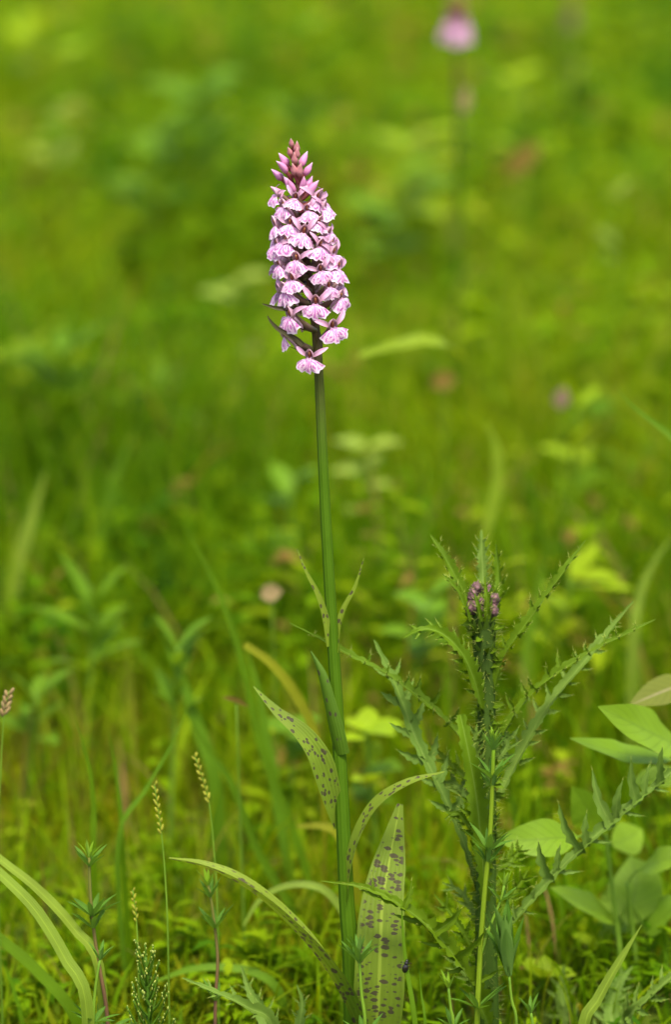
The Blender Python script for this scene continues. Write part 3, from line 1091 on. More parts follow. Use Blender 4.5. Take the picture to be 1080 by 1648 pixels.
def build_thistle():
    Y = 0.018
    r = random.Random(31)
    sp = pts_at([(785, 1640), (783, 1450), (786, 1300), (784, 1150), (781, 1060), (778, 985)], Y)
    base = root_below(sp[0])
    t = thing('marsh_thistle', base, 'tall spiny marsh thistle with a clustered purple bud head beside the sharp orchid', 'thistle')
    mb = MB()
    sp = [base] + sp
    mb.tube(sp, [0.0060, 0.0058, 0.0052, 0.0046, 0.0038, 0.0044, 0.0060], n=60, k=14, rib=0.08)
    mb.build('stem', M['thistle_stem'], t)
    C = spline(sp, 200)
    wing, hair = MB(), MB()
    for k in range(210):
        i = int(200 * min(.995, r.uniform(0.04, 1.0) ** .8))
        p = C[i]
        f = r.uniform(0, 2 * PI)
        out = Vector((math.cos(f), math.sin(f) , 0))
        l = r.uniform(0.003, 0.0075) * (1.25 if i > 150 else 1)
        rad = 0.0028 if i < 175 else 0.0045
        d = (out + ZUP * r.uniform(-0.2, 0.9)).normalized()
        a = p + out * rad * 0.8
        wing.ribbon([a, a + d * l * 0.6, a + d * l + ZUP * r.uniform(-0.001, 0.002)], [0.003, 0.0034, 0.0003], hint=Vector((r.uniform(-1, 1), r.uniform(-1, 0), 0.3)), n=4, nu=2, fold=0.5)
        e = a + d * l
        hair.spike(e, e + (d + Vector((0, 0, r.uniform(-.3, .3)))).normalized() * r.uniform(0.001, 0.003), 0.00015)
    for k in range(700):
        i = r.randrange(4, 200)
        p = C[i]
        f = r.uniform(0, 2 * PI)
        out = Vector((math.cos(f), math.sin(f), r.uniform(-0.15, 0.25))).normalized()
        rad = 0.0028 if i < 175 else 0.0045
        hair.spike(p + out * rad, p + out * (rad + r.uniform(0.004, 0.0098)), 0.00017)
    wing.build('stem_wing', M['thistle_leaf'], t)['kind'] = 'stuff'
    hair.build('spine', M['spine'], t)['kind'] = 'stuff'

    # the cup of small upright leaves that holds the buds
    cup = MB()
    for k in range(56):
        f = r.uniform(0, 2 * PI)
        q = at(778, r.uniform(970, 1060), Y)
        out = Vector((math.cos(f), math.sin(f), 0))
        h = r.uniform(0.007, 0.014)
        cup.ribbon([q + out * 0.003, q + out * 0.0058 + ZUP * h * 0.5, q + out * r.uniform(0.0062, 0.0085) + ZUP * h], [0.0024, 0.0028, 0.0003], hint=-out + ZUP * 0.1, n=5, nu=2, fold=0.4)
        e = q + out * 0.0075 + ZUP * h
        cup.spike(e, e + (out + ZUP).normalized() * 0.0025, 0.00016, 1)
    cup.build('leaf_cup', [M['thistle_leaf'], M['spine']], t)['kind'] = 'stuff'

    for (px, py, dy, s) in ((760, 958, -.003, 1.0), (759, 978, -.004, 1.1), (768, 946, .003, 0.9), (795, 965, -.002, 1.0), (793, 983, -.004, 1.0), (779, 972, .0, 1.0), (785, 950, .005, .9), (777, 986, -.006, .8)):
        c = at(px, py, Y + dy)
        h = MB()
        h.ball(c, 0.0029 * s, 0.0029 * s, 0.0034 * s, k=12, n=9, bump=0.22)
        h.build('flower_head', M['thistle_head'], t)
        g = MB()
        for k in range(46):
            d = Vector((r.gauss(0, 1), r.gauss(0, 1), r.gauss(0.3, 1))).normalized()
            a = c + Vector((d.x * 0.0027 * s, d.y * 0.0027 * s, d.z * 0.0032 * s))
            g.spike(a, a + (d + ZUP * 0.7).normalized() * r.uniform(0.0008, 0.0017), 0.00022)
        g.build('bract', M['thistle_head'], t)['kind'] = 'stuff'

    def P(*L, y=Y):
        return [at(a[0], a[1], y + (a[2] * 0.75 if len(a) > 2 else 0)) for a in L]

    L = thistle_leaf
    # round the head
    L(t, P((762, 990, -.004), (748, 955, -.006), (730, 922, -.008), (712, 890, -.008), (693, 861, -.006)), [0.0030, 0.0052, 0.0060, 0.0048, 0.0008], 5, 0.0042, hint=Vector((.5, -.8, .4)), seed=3)
    L(t, P((757, 1000, -.008), (745, 968, -.012), (728, 940, -.014), (712, 924, -.014)), [0.0022, 0.0034, 0.0030, 0.0006], 4, 0.003, hint=Vector((.6, -.6, .5)), seed=4)
    L(t, P((778, 975, .010), (778, 930, .018), (776, 890, .022), (775, 853, .026)), [0.0045, 0.0055, 0.0052, 0.0008], 5, 0.004, hint=Vector((0, -1, .3)), mat='thistle_grey', seed=5)
    L(t, P((800, 990, .002), (804, 950, .004), (802, 915, .005), (799, 875, .004)), [0.0036, 0.0046, 0.0040, 0.0007], 4, 0.0046, hint=Vector((-.3, -.9, .3)), seed=6)
    L(t, P((784, 1000, -.010), (784, 965, -.013), (780, 928, -.012)), [0.0030, 0.0036, 0.0026, 0.0006], 3, 0.0025, hint=Vector((0, -1, .3)), seed=7)
    L(t, P((776, 1000, -.011), (770, 975, -.014), (764, 955, -.013)), [0.0022, 0.0026, 0.0020, 0.0005], 3, 0.002, hint=Vector((.2, -1, .3)), seed=8)
    # long right leaf
    L(t, P((792, 1120, -.002), (812, 1056, -.008), (850, 1000, -.012), (893, 940, -.014), (944, 869, -.012)), [0.0036, 0.0052, 0.0056, 0.0046, 0.0034, 0.0008], 8, 0.0050, elev=0.7, hint=Vector((-.6, -.55, .6)), seed=9)
    # arched left leaf
    L(t, P((778, 1150, -.004), (764, 1096, -.012), (744, 1052, -.018), (712, 1020, -.022), (680, 1013, -.024), (650, 1026, -.022)), [0.0042, 0.0066, 0.0078, 0.0066, 0.0046, 0.0010], 8, 0.0052, elev=-.1, side=1.0, hint=Vector((.3, -.75, .6)), hint2=Vector((.1, -.6, .8)), seed=10)
    # pair to the right
    L(t, P((797, 1200, .003), (832, 1145, .002), (880, 1096, .0), (960, 1045, -.002), (1056, 997, -.002)), [0.0036, 0.0046, 0.0044, 0.0038, 0.0030, 0.0007], 9, 0.0105, elev=1.0, side=.55, fwd=.25, grow=.75, hint=Vector((-.25, -.45, .9)), seed=11)
    L(t, P((800, 1290, .008), (838, 1215, .014), (880, 1140, .018), (945, 1060, .024), (1020, 968, .028)), [0.0046, 0.0060, 0.0058, 0.0056, 0.0046, 0.0009], 9, 0.0085, elev=.3, side=1.0, fwd=.5, hint=Vector((-.5, -.75, .45)), mat='thistle_grey', grow=.5, seed=12)
    # long leaf to the left, behind the orchid's stem
    L(t, P((768, 1215, .0), (735, 1180, .002), (690, 1134, .004), (625, 1088, .004), (548, 1046, .003), (466, 1003, .0)), [0.0040, 0.0048, 0.0052, 0.0052, 0.0042, 0.0030, 0.0007], 8, 0.0100, elev=1.1, side=.5, fwd=.15, grow=.9, hint=Vector((.35, -.45, .85)), seed=13)
    # grey one that rises on the left
    L(t, P((778, 1470, .004), (748, 1360, .006), (712, 1275, .010), (672, 1195, .014), (640, 1110, .018), (602, 1030, .022)), [0.0034, 0.0036, 0.0040, 0.0064, 0.0070, 0.0062, 0.0010], 5, 0.0140, elev=.25, side=1.0, fwd=.9, t0=.32, hint=Vector((.35, -.9, .3)), mat='thistle_grey', grow=.35, seed=14)
    # dark blunt leaf in front
    L(t, P((782, 1450, -.010), (776, 1370, -.016), (768, 1290, -.020), (755, 1215, -.024), (741, 1150, -.022)), [0.0060, 0.0078, 0.0100, 0.0118, 0.0092, 0.0078, 0.0052], 3, 0.0080, elev=.1, side=1.0, fwd=.6, t0=.3, t1=.62, hint=Vector((.15, -1, .1)), seed=15, spines=.7)
    # big leaf to the lower left, long thin lobes
    L(t, P((786, 1650, -.020), (752, 1570, -.038), (704, 1505, -.052), (652, 1462, -.060), (592, 1430, -.062), (516, 1418, -.056)), [0.0080, 0.0098, 0.0105, 0.0092, 0.0060, 0.0030, 0.0006], lobes=[
        (.36, 1, .021, .75, .62), (.50, 1, .019, .72, .62), (.22, 1, .016, .85, .4), (.66, 1, .0135, .35, .9), (.80, 1, .006, .1, 1), (.55, -1, .015, -.95, .25), (.70, -1, .016, -.92, .30), (.82, -1, .010, -.9, .2), (.42, -1, .012, -.8, .1), (.30, -1, .010, -.7, -.2)],
      hint=Vector((.45, -.6, .7)), seed=16, spines=.7)
    # lower right
    L(t, P((788, 1530, .006), (846, 1460, .006), (912, 1388, .006), (990, 1318, .008), (1090, 1236, .012)), [0.0040, 0.0046, 0.0052, 0.0056, 0.0050, 0.0036], lobes=[
        (.16, 1, .008, -.3, 1), (.26, 1, .007, .1, 1), (.36, 1, .020, -.42, .95), (.40, 1, .013, .0, 1), (.52, 1, .026, -.55, .9), (.55, 1, .016, -.1, 1), (.67, 1, .027, -.45, .95), (.70, 1, .019, .05, 1), (.80, 1, .022, -.25, 1), (.84, 1, .015, .1, 1), (.92, 1, .019, -.1, 1),
        (.2, -1, .006, .9, -.3), (.40, -1, .011, .95, -.12), (.57, -1, .010, .95, -.2), (.74, -1, .009, .9, -.3), (.88, -1, .008, .9, -.3)],
      hint=Vector((-.35, -.75, .6)), mat='thistle_grey', seed=17)
    # smaller ones on the lower stem
    for k, (a, b, c) in enumerate((((770, 1270), (728, 1232), (690, 1196)), ((770, 1300), (730, 1262), (700, 1262)), ((776, 1560), (740, 1490), (700, 1440)), ((778, 1500), (745, 1440), (712, 1420)),
                                   ((800, 1480), (826, 1440), (850, 1400)), ((794, 1230), (815, 1200), (812, 1160)), ((770, 1350), (738, 1310), (716, 1318)), ((784, 1600), (742, 1560), (722, 1530)), ((795, 1400), (822, 1385), (842, 1360)), ((772, 1240), (764, 1200), (768, 1165)))):
        dy = r.uniform(-.008, .012)
        L(t, P((*a, dy), (*b, dy * 2), (*c, dy * 2.4)), [0.0030, 0.0040, 0.0032, 0.0006], 4, 0.006, elev=.4, hint=Vector((.2, -.8, .5)), mat='thistle_grey' if k % 2 else 'thistle_leaf', seed=40 + k)


build_thistle()


def young_thistle(base, leaves, label, seed):
    t = thing('young_thistle', base, label, 'thistle', 'young thistles low in the grass')
    for k, (L, w_, ll, h) in enumerate(leaves):
        thistle_leaf(t, [base + ZUP * 0.01] + L, w_, 6, ll, elev=.2, side=1.0, fwd=.7, hint=h, mat='thistle_grey', seed=seed + k, grow=.4)


b0 = root_below(at(455, 1690, .0))
young_thistle(b0, [(pts_at([(440, 1655, -.02), (400, 1622, -.03), (350, 1598, -.035), (293, 1574, -.035)]), [.005, .0075, .008, .0055, .0008], .0075, Vector((.2, -.6, .8))),
                   (pts_at([(425, 1640, .02), (402, 1595, .03), (388, 1555, .035)]), [.005, .008, .007, .0008], .007, Vector((0, -1, .3))),
                   (pts_at([(482, 1650, .0), (486, 1610, .0), (478, 1585, .0)]), [.005, .009, .007, .0008], .006, Vector((0, -1, .4)))],
             'young thistle with pale spiny leaves left of the sharp orchid\'s foot', 70)
b0 = root_below(at(1010, 1680, .06))
young_thistle(b0, [(pts_at([(1010, 1640, .03), (1040, 1610, .02), (1100, 1555, .02)]), [.004, .005, .005, .003], .012, Vector((-.3, -.6, .7))),
                   (pts_at([(985, 1640, .08), (992, 1590, .085), (1018, 1555, .09)]), [.006, .010, .009, .001], .010, Vector((0, -1, .3))),
                   (pts_at([(925, 1650, .09), (905, 1600, .10), (908, 1552, .10)]), [.006, .010, .010, .001], .010, Vector((0, -1, .3)))],
             'young thistle with grey green lobes right of the bright folded grass blade', 80)

# ------------------------------------------------------------------ whorled bedstraws
M['whorl_leaf'] = leaf_mat('whorl_leaf', (0.060, 0.140, 0.026), under=(0.10, 0.185, 0.060), trans=(0.14, 0.27, 0.02), tf=0.3, rough=0.45, midrib=(0.12, 0.22, 0.06))
M['whorl_young'] = leaf_mat('whorl_young', (0.12, 0.22, 0.018), under=(0.16, 0.26, 0.05), trans=(0.22, 0.36, 0.02), tf=0.35, rough=0.45)


def narrow_leaf_mesh(i, mat):
    r = random.Random(500 + i)
    mb = MB()
    c = r.uniform(-0.1, 0.22)
    mb.ribbon([Vector((0, 0, 0)), Vector((0, c * .3, .5)), Vector((0, c, 1.0))], [0.09, 0.18, 0.21, 0.19, 0.13, 0.01], hint=Vector((0, -1, 0)), n=8, nu=4, fold=0.5)
    return mb.mesh('leaf', mat)


NARROW = [narrow_leaf_mesh(i, M['whorl_leaf']) for i in range(4)]
NARROWY = [narrow_leaf_mesh(9 + i, M['whorl_young']) for i in range(3)]


def set_leaf(parent, me, p, d, face, L, origin):
    z = d.normalized()
    y = -(face - z * face.dot(z)).normalized()
    x = y.cross(z)
    m = Matrix((x, y, z)).transposed().to_4x4()
    return ob('leaf', me, parent, Matrix.Translation(p - origin) @ m @ Matrix.Scale(L, 4))


def whorl(t, base, p, ax, n, L, el, r, meshes=NARROW, jit=.25):
    f0 = r.uniform(0, 6.28)
    A = ax.orthogonal().normalized()
    B = ax.cross(A)
    for k in range(n):
        f = f0 + 2 * PI * k / n + r.uniform(-.2, .2)
        o_ = A * math.cos(f) + B * math.sin(f)
        e = el + r.uniform(-jit, jit)
        d = o_ * math.cos(e) + ax * math.sin(e)
        face = ax * math.cos(e) - o_ * math.sin(e)
        set_leaf(t, r.choice(meshes), p + o_ * 0.0006, d, face, L * r.uniform(.8, 1.15), base)


def bedstraw(L, Y, whorls, label, stem='green_stem', rad=0.0011, seed=1, root=True):
    """L: the stem from the top down; whorls: (part of the way down, leaves, length mm, rise)"""
    r = random.Random(seed)
    P = pts_at(L, Y)
    if root:
        P.append(root_below(P[-1]))
    base = P[-1].copy()
    t = thing('bedstraw', base, label, 'plant', 'whorled bedstraws among the grass')
    mb = MB()
    mb.tube(P[::-1], [rad, rad * .95, rad * .8, rad * .6], n=30, k=6)
    mb.build('stem', M[stem], t)
    C = spline(P, 100)
    for (q, n, l, e) in whorls:
        i = min(99, int(q * 100))
        ax = (C[max(0, i - 2)] - C[min(100, i + 2)]).normalized()
        whorl(t, base, C[i], ax, n, l * 1.25 / 1000, e, r, NARROWY if q < .03 and l < 8 else NARROW)
    return t, base, r


t, b, r = bedstraw([(795, 1195), (793, 1260), (789, 1345), (780, 1440), (773, 1540), (768, 1650)], -.012,
                   [(0.0, 7, 6, 1.2), (.02, 7, 9, .95), (.09, 8, 12, .75), (.11, 5, 9, .9), (.27, 8, 13, .65), (.30, 6, 10, .9), (.66, 7, 13, .55)],
                   'tall bright stemmed bedstraw climbing in front of the marsh thistle', 'yellow_stem', rad=.0016, seed=21)
mb = MB()
bp = pts_at([(773, 1540), (790, 1490), (806, 1450), (812, 1425)], -.012)
mb.tube(bp, [.0010, .0008, .0006], n=10, k=6)
mb.build('branch', M['green_stem'], t)
whorl(t, b, bp[2], (bp[3] - bp[2]).normalized(), 7, .011, .7, r)
whorl(t, b, bp[3], (bp[3] - bp[2]).normalized(), 6, .007, 1.1, r, NARROWY)
# a whorl still folded up
t, b, r = bedstraw([(820, 1570), (824, 1610), (832, 1655)], -.02, [(.0, 9, 27, 1.40), (.0, 8, 24, 1.44), (.0, 7, 20, 1.48)], 'bedstraw shoot with its long leaves still closed, under the right thistle leaf', rad=.0010, seed=22)
for o in list(t.children):
    if o.name.startswith('leaf'):
        pass
bedstraw([(578, 1535), (582, 1600), (588, 1660)], -.035, [(.0, 8, 8, 1.1), (.04, 7, 11, .8), (.40, 6, 12, .8), (.44, 6, 9, 1.0), (.75, 6, 14, .5)], 'green bedstraw shoot in front of the broad spotted orchid leaf', seed=23)
bedstraw([(143, 1380), (145, 1440), (152, 1510), (160, 1560), (173, 1650)], -.0, [(.0, 6, 7, 1.1), (.03, 7, 10, .8), (.20, 8, 13, .7), (.24, 6, 11, .9), (.60, 6, 13, .45), (.62, 4, 10, .8)], 'red stemmed bedstraw beside the pale arching grass blades', 'red_stem', .0011, 24)
bedstraw([(335, 1425), (342, 1465), (350, 1540), (347, 1600), (346, 1650)], .02, [(.0, 6, 7, 1.1), (.05, 6, 9, .9), (.18, 7, 11, .8), (.48, 6, 10, .75)], 'red stemmed bedstraw behind the low spotted orchid leaf', 'red_stem', .0010, 25)
bedstraw([(722, 1590), (726, 1625), (730, 1660)], -.02, [(.0, 6, 7, 1.0), (.25, 6, 9, .8), (.6, 6, 10, .6)], 'small bedstraw shoot under the big lobed thistle leaf', seed=26)
bedstraw([(160, 1545), (152, 1600), (150, 1660)], -.02, [(.0, 6, 8, 1.0), (.3, 7, 12, .6), (.7, 6, 12, .5)], 'short bedstraw shoot left of the horsetail clump', seed=27)
bedstraw([(855, 1630), (858, 1650), (860, 1680)], -.03, [(.0, 6, 8, 1.0), (.5, 6, 12, .7)], 'low bedstraw tip at the foot of the marsh thistle', seed=28)

# ------------------------------------------------------------------ horsetail with pale tipped branches
M['pale_tip'] = leaf_mat('pale_tip', (0.30, 0.36, 0.12), trans=(0.4, 0.42, 0.10), tf=.3, rough=.3, spec=.5)
M['horsetail'] = leaf_mat('horsetail', (0.050, 0.115, 0.016), trans=(0.1, 0.2, 0.02), tf=.2, rough=.4)


def horsetail():
    r = random.Random(77)
    base = root_below(at(240, 1680, -.02))
    t = thing('horsetail', base, 'bushy green horsetail with many upright branches tipped in pale beads', 'plant')
    S = [base] + pts_at([(241, 1650), (237, 1600), (234, 1540)], -.02)
    mb = MB()
    mb.tube(S, [.0016, .0014, .0012, .0007], n=24, k=8)
    mb.build('stem', M['horsetail'], t)
    C = spline(S, 60)
    for k in range(44):
        i = 24 + int(35 * (k / 44))
        f = k * 2.399
        o_ = Vector((math.cos(f), math.sin(f), 0))
        ln = r.uniform(.012, .022) * (1 - .25 * (k / 44))
        sp = r.uniform(.55, 1.0) * (1.15 - .45 * k / 44)
        p = C[i]
        P = [p, p + o_ * ln * sp * .45 + ZUP * ln * .4, p + o_ * ln * sp * .8 + ZUP * ln]
        b = MB()
        b.tube(P, [.00065, .00055, .00045], n=6, k=5)
        br = b.build('branch', M['horsetail'], t)
        g = MB()
        for q in range(5):
            a = P[1].lerp(P[2], .35 + .65 * q / 4) + Vector((r.uniform(-1, 1), r.uniform(-1, 1), r.uniform(-.5, .5))) * .0008
            g.ball(a, .00045 * r.uniform(.6, 1.3), .00045, .0008 * r.uniform(.6, 1.3), 5, 4)
        g.build('bead', M['pale_tip'], br)['kind'] = 'stuff'


horsetail()

# ------------------------------------------------------------------ broad leaved sapling on the right
M['broad_leaf'] = leaf_mat('broad_leaf', (0.145, 0.255, 0.022), under=(0.17, 0.26, 0.06), trans=(0.28, 0.42, 0.02), tf=.4, rough=.5, spec=.2, hatch=(8, .55), midrib=(0.10, 0.17, 0.02), var=.2)
M['brown_leaf'] = leaf_mat('brown_leaf', (0.095, 0.118, 0.035), under=(0.10, 0.10, 0.05), trans=(0.14, 0.15, 0.04), tf=.25, rough=.6, hatch=(8, .55), midrib=(0.26, 0.22, 0.12))


def sapling(stem, Y, leaves, label, rad=.0018):
    S = pts_at(stem, Y)
    S.append(root_below(S[-1]))
    base = S[-1].copy()
    t = thing('sapling', base, label, 'sapling', 'broad leaved saplings at the right')
    mb = MB()
    mb.tube(S[::-1], [rad, rad * .8, rad * .5], n=24, k=7)
    mb.build('stem', M['green_stem'], t)
    for (L, w_, h, m, at_q) in leaves:
        P = pts_at(L)
        q = spline(S, 50)[at_q]
        s = MB()
        s.tube([q, q.lerp(P[0], .5) + ZUP * .002, P[0]], [.0007, .0006], n=8, k=5)
        s.build('leaf_stalk', M['green_stem'], t)
        b = MB()
        b.ribbon(P, [x * w_ for x in (.08, .55, .88, 1.0, .93, .72, .42, .02)], h, n=20, nu=8, fold=.16, wav=.05)
        b.build('leaf', M[m], t)
    return t


sapling([(1095, 1130), (1100, 1250), (1105, 1400), (1100, 1600)], .10, [
    ([(1085, 1222, .10), (1020, 1216, .08), (975, 1205, .07), (917, 1188, .06)], .017, Vector((-.15, -.5, .85)), 'broad_leaf', 12),
    ([(1100, 1205, .09), (1060, 1185, .07), (1010, 1160, .05), (963, 1137, .04)], .026, Vector((-.35, -.72, .6)), 'broad_leaf', 10),
    ([(1115, 1095, .10), (1080, 1108, .09), (1050, 1120, .085), (1012, 1136, .08)], .017, Vector((-.2, -.7, .55)), 'brown_leaf', 2),
    ([(1110, 1245, .13), (1080, 1250, .12), (1050, 1252, .12), (1020, 1262, .11)], .014, Vector((.0, -.6, .8)), 'broad_leaf', 14),
], 'broad leaved sapling with one brownish leaf above the lobed thistle leaf')
sapling([(975, 1340), (985, 1420), (1000, 1550)], .12, [
    ([(930, 1347, .065), (890, 1349, .055), (850, 1352, .05), (798, 1352, .045)], .0205, Vector((.05, -.80, .6)), 'broad_leaf', 1),
    ([(958, 1350, .12), (955, 1320, .11), (943, 1295, .105), (921, 1265, .10)], .022, Vector((-.2, -.95, .2)), 'broad_leaf', 2),
    ([(985, 1360, .15), (1010, 1350, .16), (1035, 1335, .17)], .020, Vector((.1, -.8, .5)), 'broad_leaf', 4),
], 'low sapling whose bright oval leaf lies level beside the thistle stem')
sapling([(1010, 1420), (1020, 1500), (1030, 1600)], .13, [
    ([(1015, 1490, .13), (1020, 1450, .135), (1025, 1415, .14), (1015, 1378, .15)], .030, Vector((-.1, -.8, .6)), 'broad_leaf', 2),
    ([(1000, 1490, .13), (970, 1470, .12), (930, 1450, .11), (885, 1428, .10)], .020, Vector((-.2, -.5, .9)), 'broad_leaf', 6),
    ([(1025, 1500, .14), (990, 1462, .16), (975, 1430, .17)], .024, Vector((-.1, -.7, .7)), 'broad_leaf', 8),
    ([(1040, 1500, .13), (1075, 1470, .12), (1110, 1450, .11)], .024, Vector((.1, -.5, .9)), 'broad_leaf', 8),
    ([(1030, 1400, .13), (1065, 1385, .12), (1110, 1370, .12)], .018, Vector((.0, -.5, .9)), 'broad_leaf', 1),
], 'soft blurred sapling with wide pale leaves behind the lower right thistle leaf')

# ------------------------------------------------------------------ single grass blades
M['blade_bright'] = leaf_mat('blade_bright', (0.13, 0.195, 0.032), under=(0.14, 0.21, 0.045), trans=(0.20, 0.28, 0.02), tf=.33, rough=.5, spec=.15, veins=6, midrib=(0.26, 0.36, 0.06))
M['blade_mid'] = leaf_mat('blade_mid', (0.075, 0.155, 0.012), under=(0.09, 0.17, 0.03), trans=(0.17, 0.29, 0.015), tf=.35, rough=.45, veins=5)
M['blade_dark'] = leaf_mat('blade_dark', (0.058, 0.120, 0.003), under=(0.062, 0.125, 0.005), trans=(0.11, 0.20, 0.004), tf=.3, rough=.45, veins=5)
M['blade_yellow'] = leaf_mat('blade_yellow', (0.15, 0.165, 0.010), under=(0.15, 0.165, 0.02), trans=(0.24, 0.24, 0.01), tf=.35, rough=.5, veins=5)


def blade(L, Y, w_, mat, label, hint=TOCAM, hint2=None, fold=.25, root=True, n=30, nu=4):
    """L from the tip down to the foot"""
    P = pts_at(L, Y)
    if root:
        P.append(root_below(P[-1], random.uniform(-.004, .004)))
    base = P[-1].copy()
    b = MB()
    b.ribbon(P[::-1], w_, hint, hint2, n=n, nu=nu, fold=fold)
    o = b.build('grass_shoot', M[mat], None, origin=base)
    return tag(o, label, 'grass blade', 'single grass blades')


M['blade_bend'] = leaf_mat('blade_bend', (0.13, 0.20, 0.02), trans=(0.20, 0.27, 0.01), tf=.3, rough=.6)
W = lambda mm: [x * mm / 1000 for x in (.7, .95, 1, .95, .8, .55, .04)]
WA = lambda mm: [x * mm / 1000 for x in (.8, 1, 1, .95, .9, .7, .3)]
blade([(-120, 1340), (-50, 1362), (0, 1408), (56, 1465), (105, 1545), (138, 1622)], -.03, WA(7.2), 'blade_bright', 'wide pale arching grass blade at the left edge, the front one of two', Vector((.5, -.65, .6)))
blade([(-90, 1330), (-40, 1348), (0, 1384), (58, 1430), (118, 1495), (160, 1570)], .0, WA(6), 'blade_bright', 'pale arching grass blade just behind the widest one at the left edge', Vector((.5, -.65, .6)))
blade([(-80, 1440), (0, 1512), (60, 1565), (120, 1640)], .06, WA(7), 'blade_dark', 'darker blurred grass blade low in the left corner', Vector((.5, -.65, .6)))
blade([(1034, 1488), (1010, 1528), (985, 1570), (962, 1612), (942, 1655)], -.02, W(6.5), 'blade_bright', 'bright folded grass blade rising alone in the lower right corner', Vector((-.5, -.8, .3)), fold=.55)
blade([(300, 850), (348, 945), (385, 1050), (412, 1170), (440, 1260), (480, 1360), (520, 1500)], .24, W(5.5), 'blade_dark', 'long dark leaning grass blade, blurred, tallest left of the orchid stem', Vector((.4, -.9, .2)))
blade([(290, 1130), (330, 1200), (372, 1260), (410, 1360), (455, 1440), (500, 1520)], .20, W(5), 'blade_dark', 'dark blurred grass blade bending behind the low spotted leaf', Vector((.4, -.9, .2)))
blade([(395, 1035), (420, 1130), (436, 1230), (452, 1330), (470, 1440)], .26, W(6), 'blade_mid', 'broad blurred grass blade upright behind the upper left spotted leaf', Vector((.2, -1, .2)))
blade([(118, 1150), (142, 1230), (150, 1300), (150, 1400)], .12, W(4), 'blade_dark', 'upright dark grass blade behind the red stemmed bedstraw', Vector((.1, -1, .2)))
blade([(172, 1170), (184, 1230), (194, 1310), (198, 1390)], .14, W(3.6), 'blade_dark', 'thin dark blade right of the one behind the red stemmed bedstraw', Vector((.1, -1, .2)))
blade([(74, 752), (60, 800), (42, 860), (22, 925), (16, 1000)], .60, W(13), 'blade_bright', 'bright pale blade out of focus high at the left', Vector((.1, -1, .3)))
blade([(578, 572), (612, 562), (652, 552), (700, 548), (740, 570, .52), (752, 600, .70), (756, 660, .80)], .45, [x * .001 for x in (.8, .8, .8, .8, .8, .8, .8, .8, .8, .8, .8, 1, 2, 8, 11, 10, 4)], 'blade_bend', 'pale grass blade bent flat, out of focus right of the flower spike', Vector((.0, -.7, .7)))
blade([(782, 680), (797, 710), (802, 760), (792, 820), (778, 900)], .55, [x * .001 for x in (1, 1, 1, 1, 1.5, 4, 8, 8, 1)], 'blade_bend', 'pale curved blade out of focus above the thistle', Vector((.0, -1, .3)))
blade([(995, 628), (1020, 655), (1055, 682), (1100, 720), (1150, 800)], .20, W(9.5), 'blade_mid', 'green blade pointing in from the right edge, higher than the saplings', Vector((-.3, -.7, .6)))
blade([(392, 1490), (415, 1452), (448, 1430), (490, 1424), (530, 1440), (560, 1500)], .10, WA(5), 'blade_bright', 'light grass blade arched flat behind the foot of the orchid stem', Vector((.0, -.6, .8)))
blade([(250, 1580), (300, 1562), (350, 1557), (410, 1566), (450, 1600)], .10, WA(5), 'blade_mid', 'green blade arched low behind the red stemmed bedstraw in the middle', Vector((.0, -.6, .8)))
blade([(393, 1038), (412, 1050), (440, 1072), (475, 1118), (505, 1180), (520, 1280)], .17, [x * .001 for x in (1, 1.5, 2, 3, 5, 6, 4)], 'blade_yellow', 'yellowish drooping blade behind the stem above the spotted leaf', Vector((.2, -.7, .6)))
blade([(646, 1440), (648, 1500), (654, 1560), (668, 1660)], -.03, W(3.2), 'blade_mid', 'thin green blade standing along the edge of the broad spotted leaf', Vector((.5, -.8, .2)), fold=.5)
blade([(675, 1560), (678, 1600), (684, 1660)], -.02, W(2.4), 'blade_mid', 'short thin blade beside the beetle', Vector((.5, -.8, .2)), fold=.5)
blade([(478, 1330), (520, 1330), (545, 1345), (570, 1400)], .16, WA(7), 'blade_yellow', 'yellow blade crossing behind the stem at the arched leaf', Vector((.0, -.7, .7)))
blade([(1085, 860), (1050, 910), (1030, 960), (1020, 1040)], .40, W(9), 'blade_bright', 'pale blade out of focus right of the thistle head', Vector((.1, -1, .3)))
blade([(305, 1130), (275, 1200), (235, 1270), (190, 1360)], .13, W(3.2), 'blade_mid', 'narrow blade slanting to the left across the seed heads', Vector((-.4, -.9, .2)))
blade([(255, 1010), (290, 1090), (318, 1170), (345, 1260)], .30, W(9), 'blade_mid', 'blurred blade far behind the two seed heads', Vector((.3, -.9, .2)))
blade([(880, 880), (868, 950), (850, 1040), (846, 1120)], .45, W(8), 'blade_mid', 'blurred upright blade behind the right arm of the thistle', Vector((-.1, -1, .2)))
blade([(215, 690), (180, 780), (160, 860), (152, 960)], .75, W(11), 'blade_mid', 'blurred leaning blade far off right of the bright pale one', Vector((-.1, -1, .2)))

# ------------------------------------------------------------------ grass seed heads
M['seed'] = leaf_mat('seed', (0.24, 0.25, 0.05), trans=(0.3, 0.3, 0.05), tf=.3, rough=.5)
M['dry_seed'] = leaf_mat('dry_seed', (0.24, 0.18, 0.08), trans=(0.22, 0.16, 0.06), tf=.3, rough=.6)


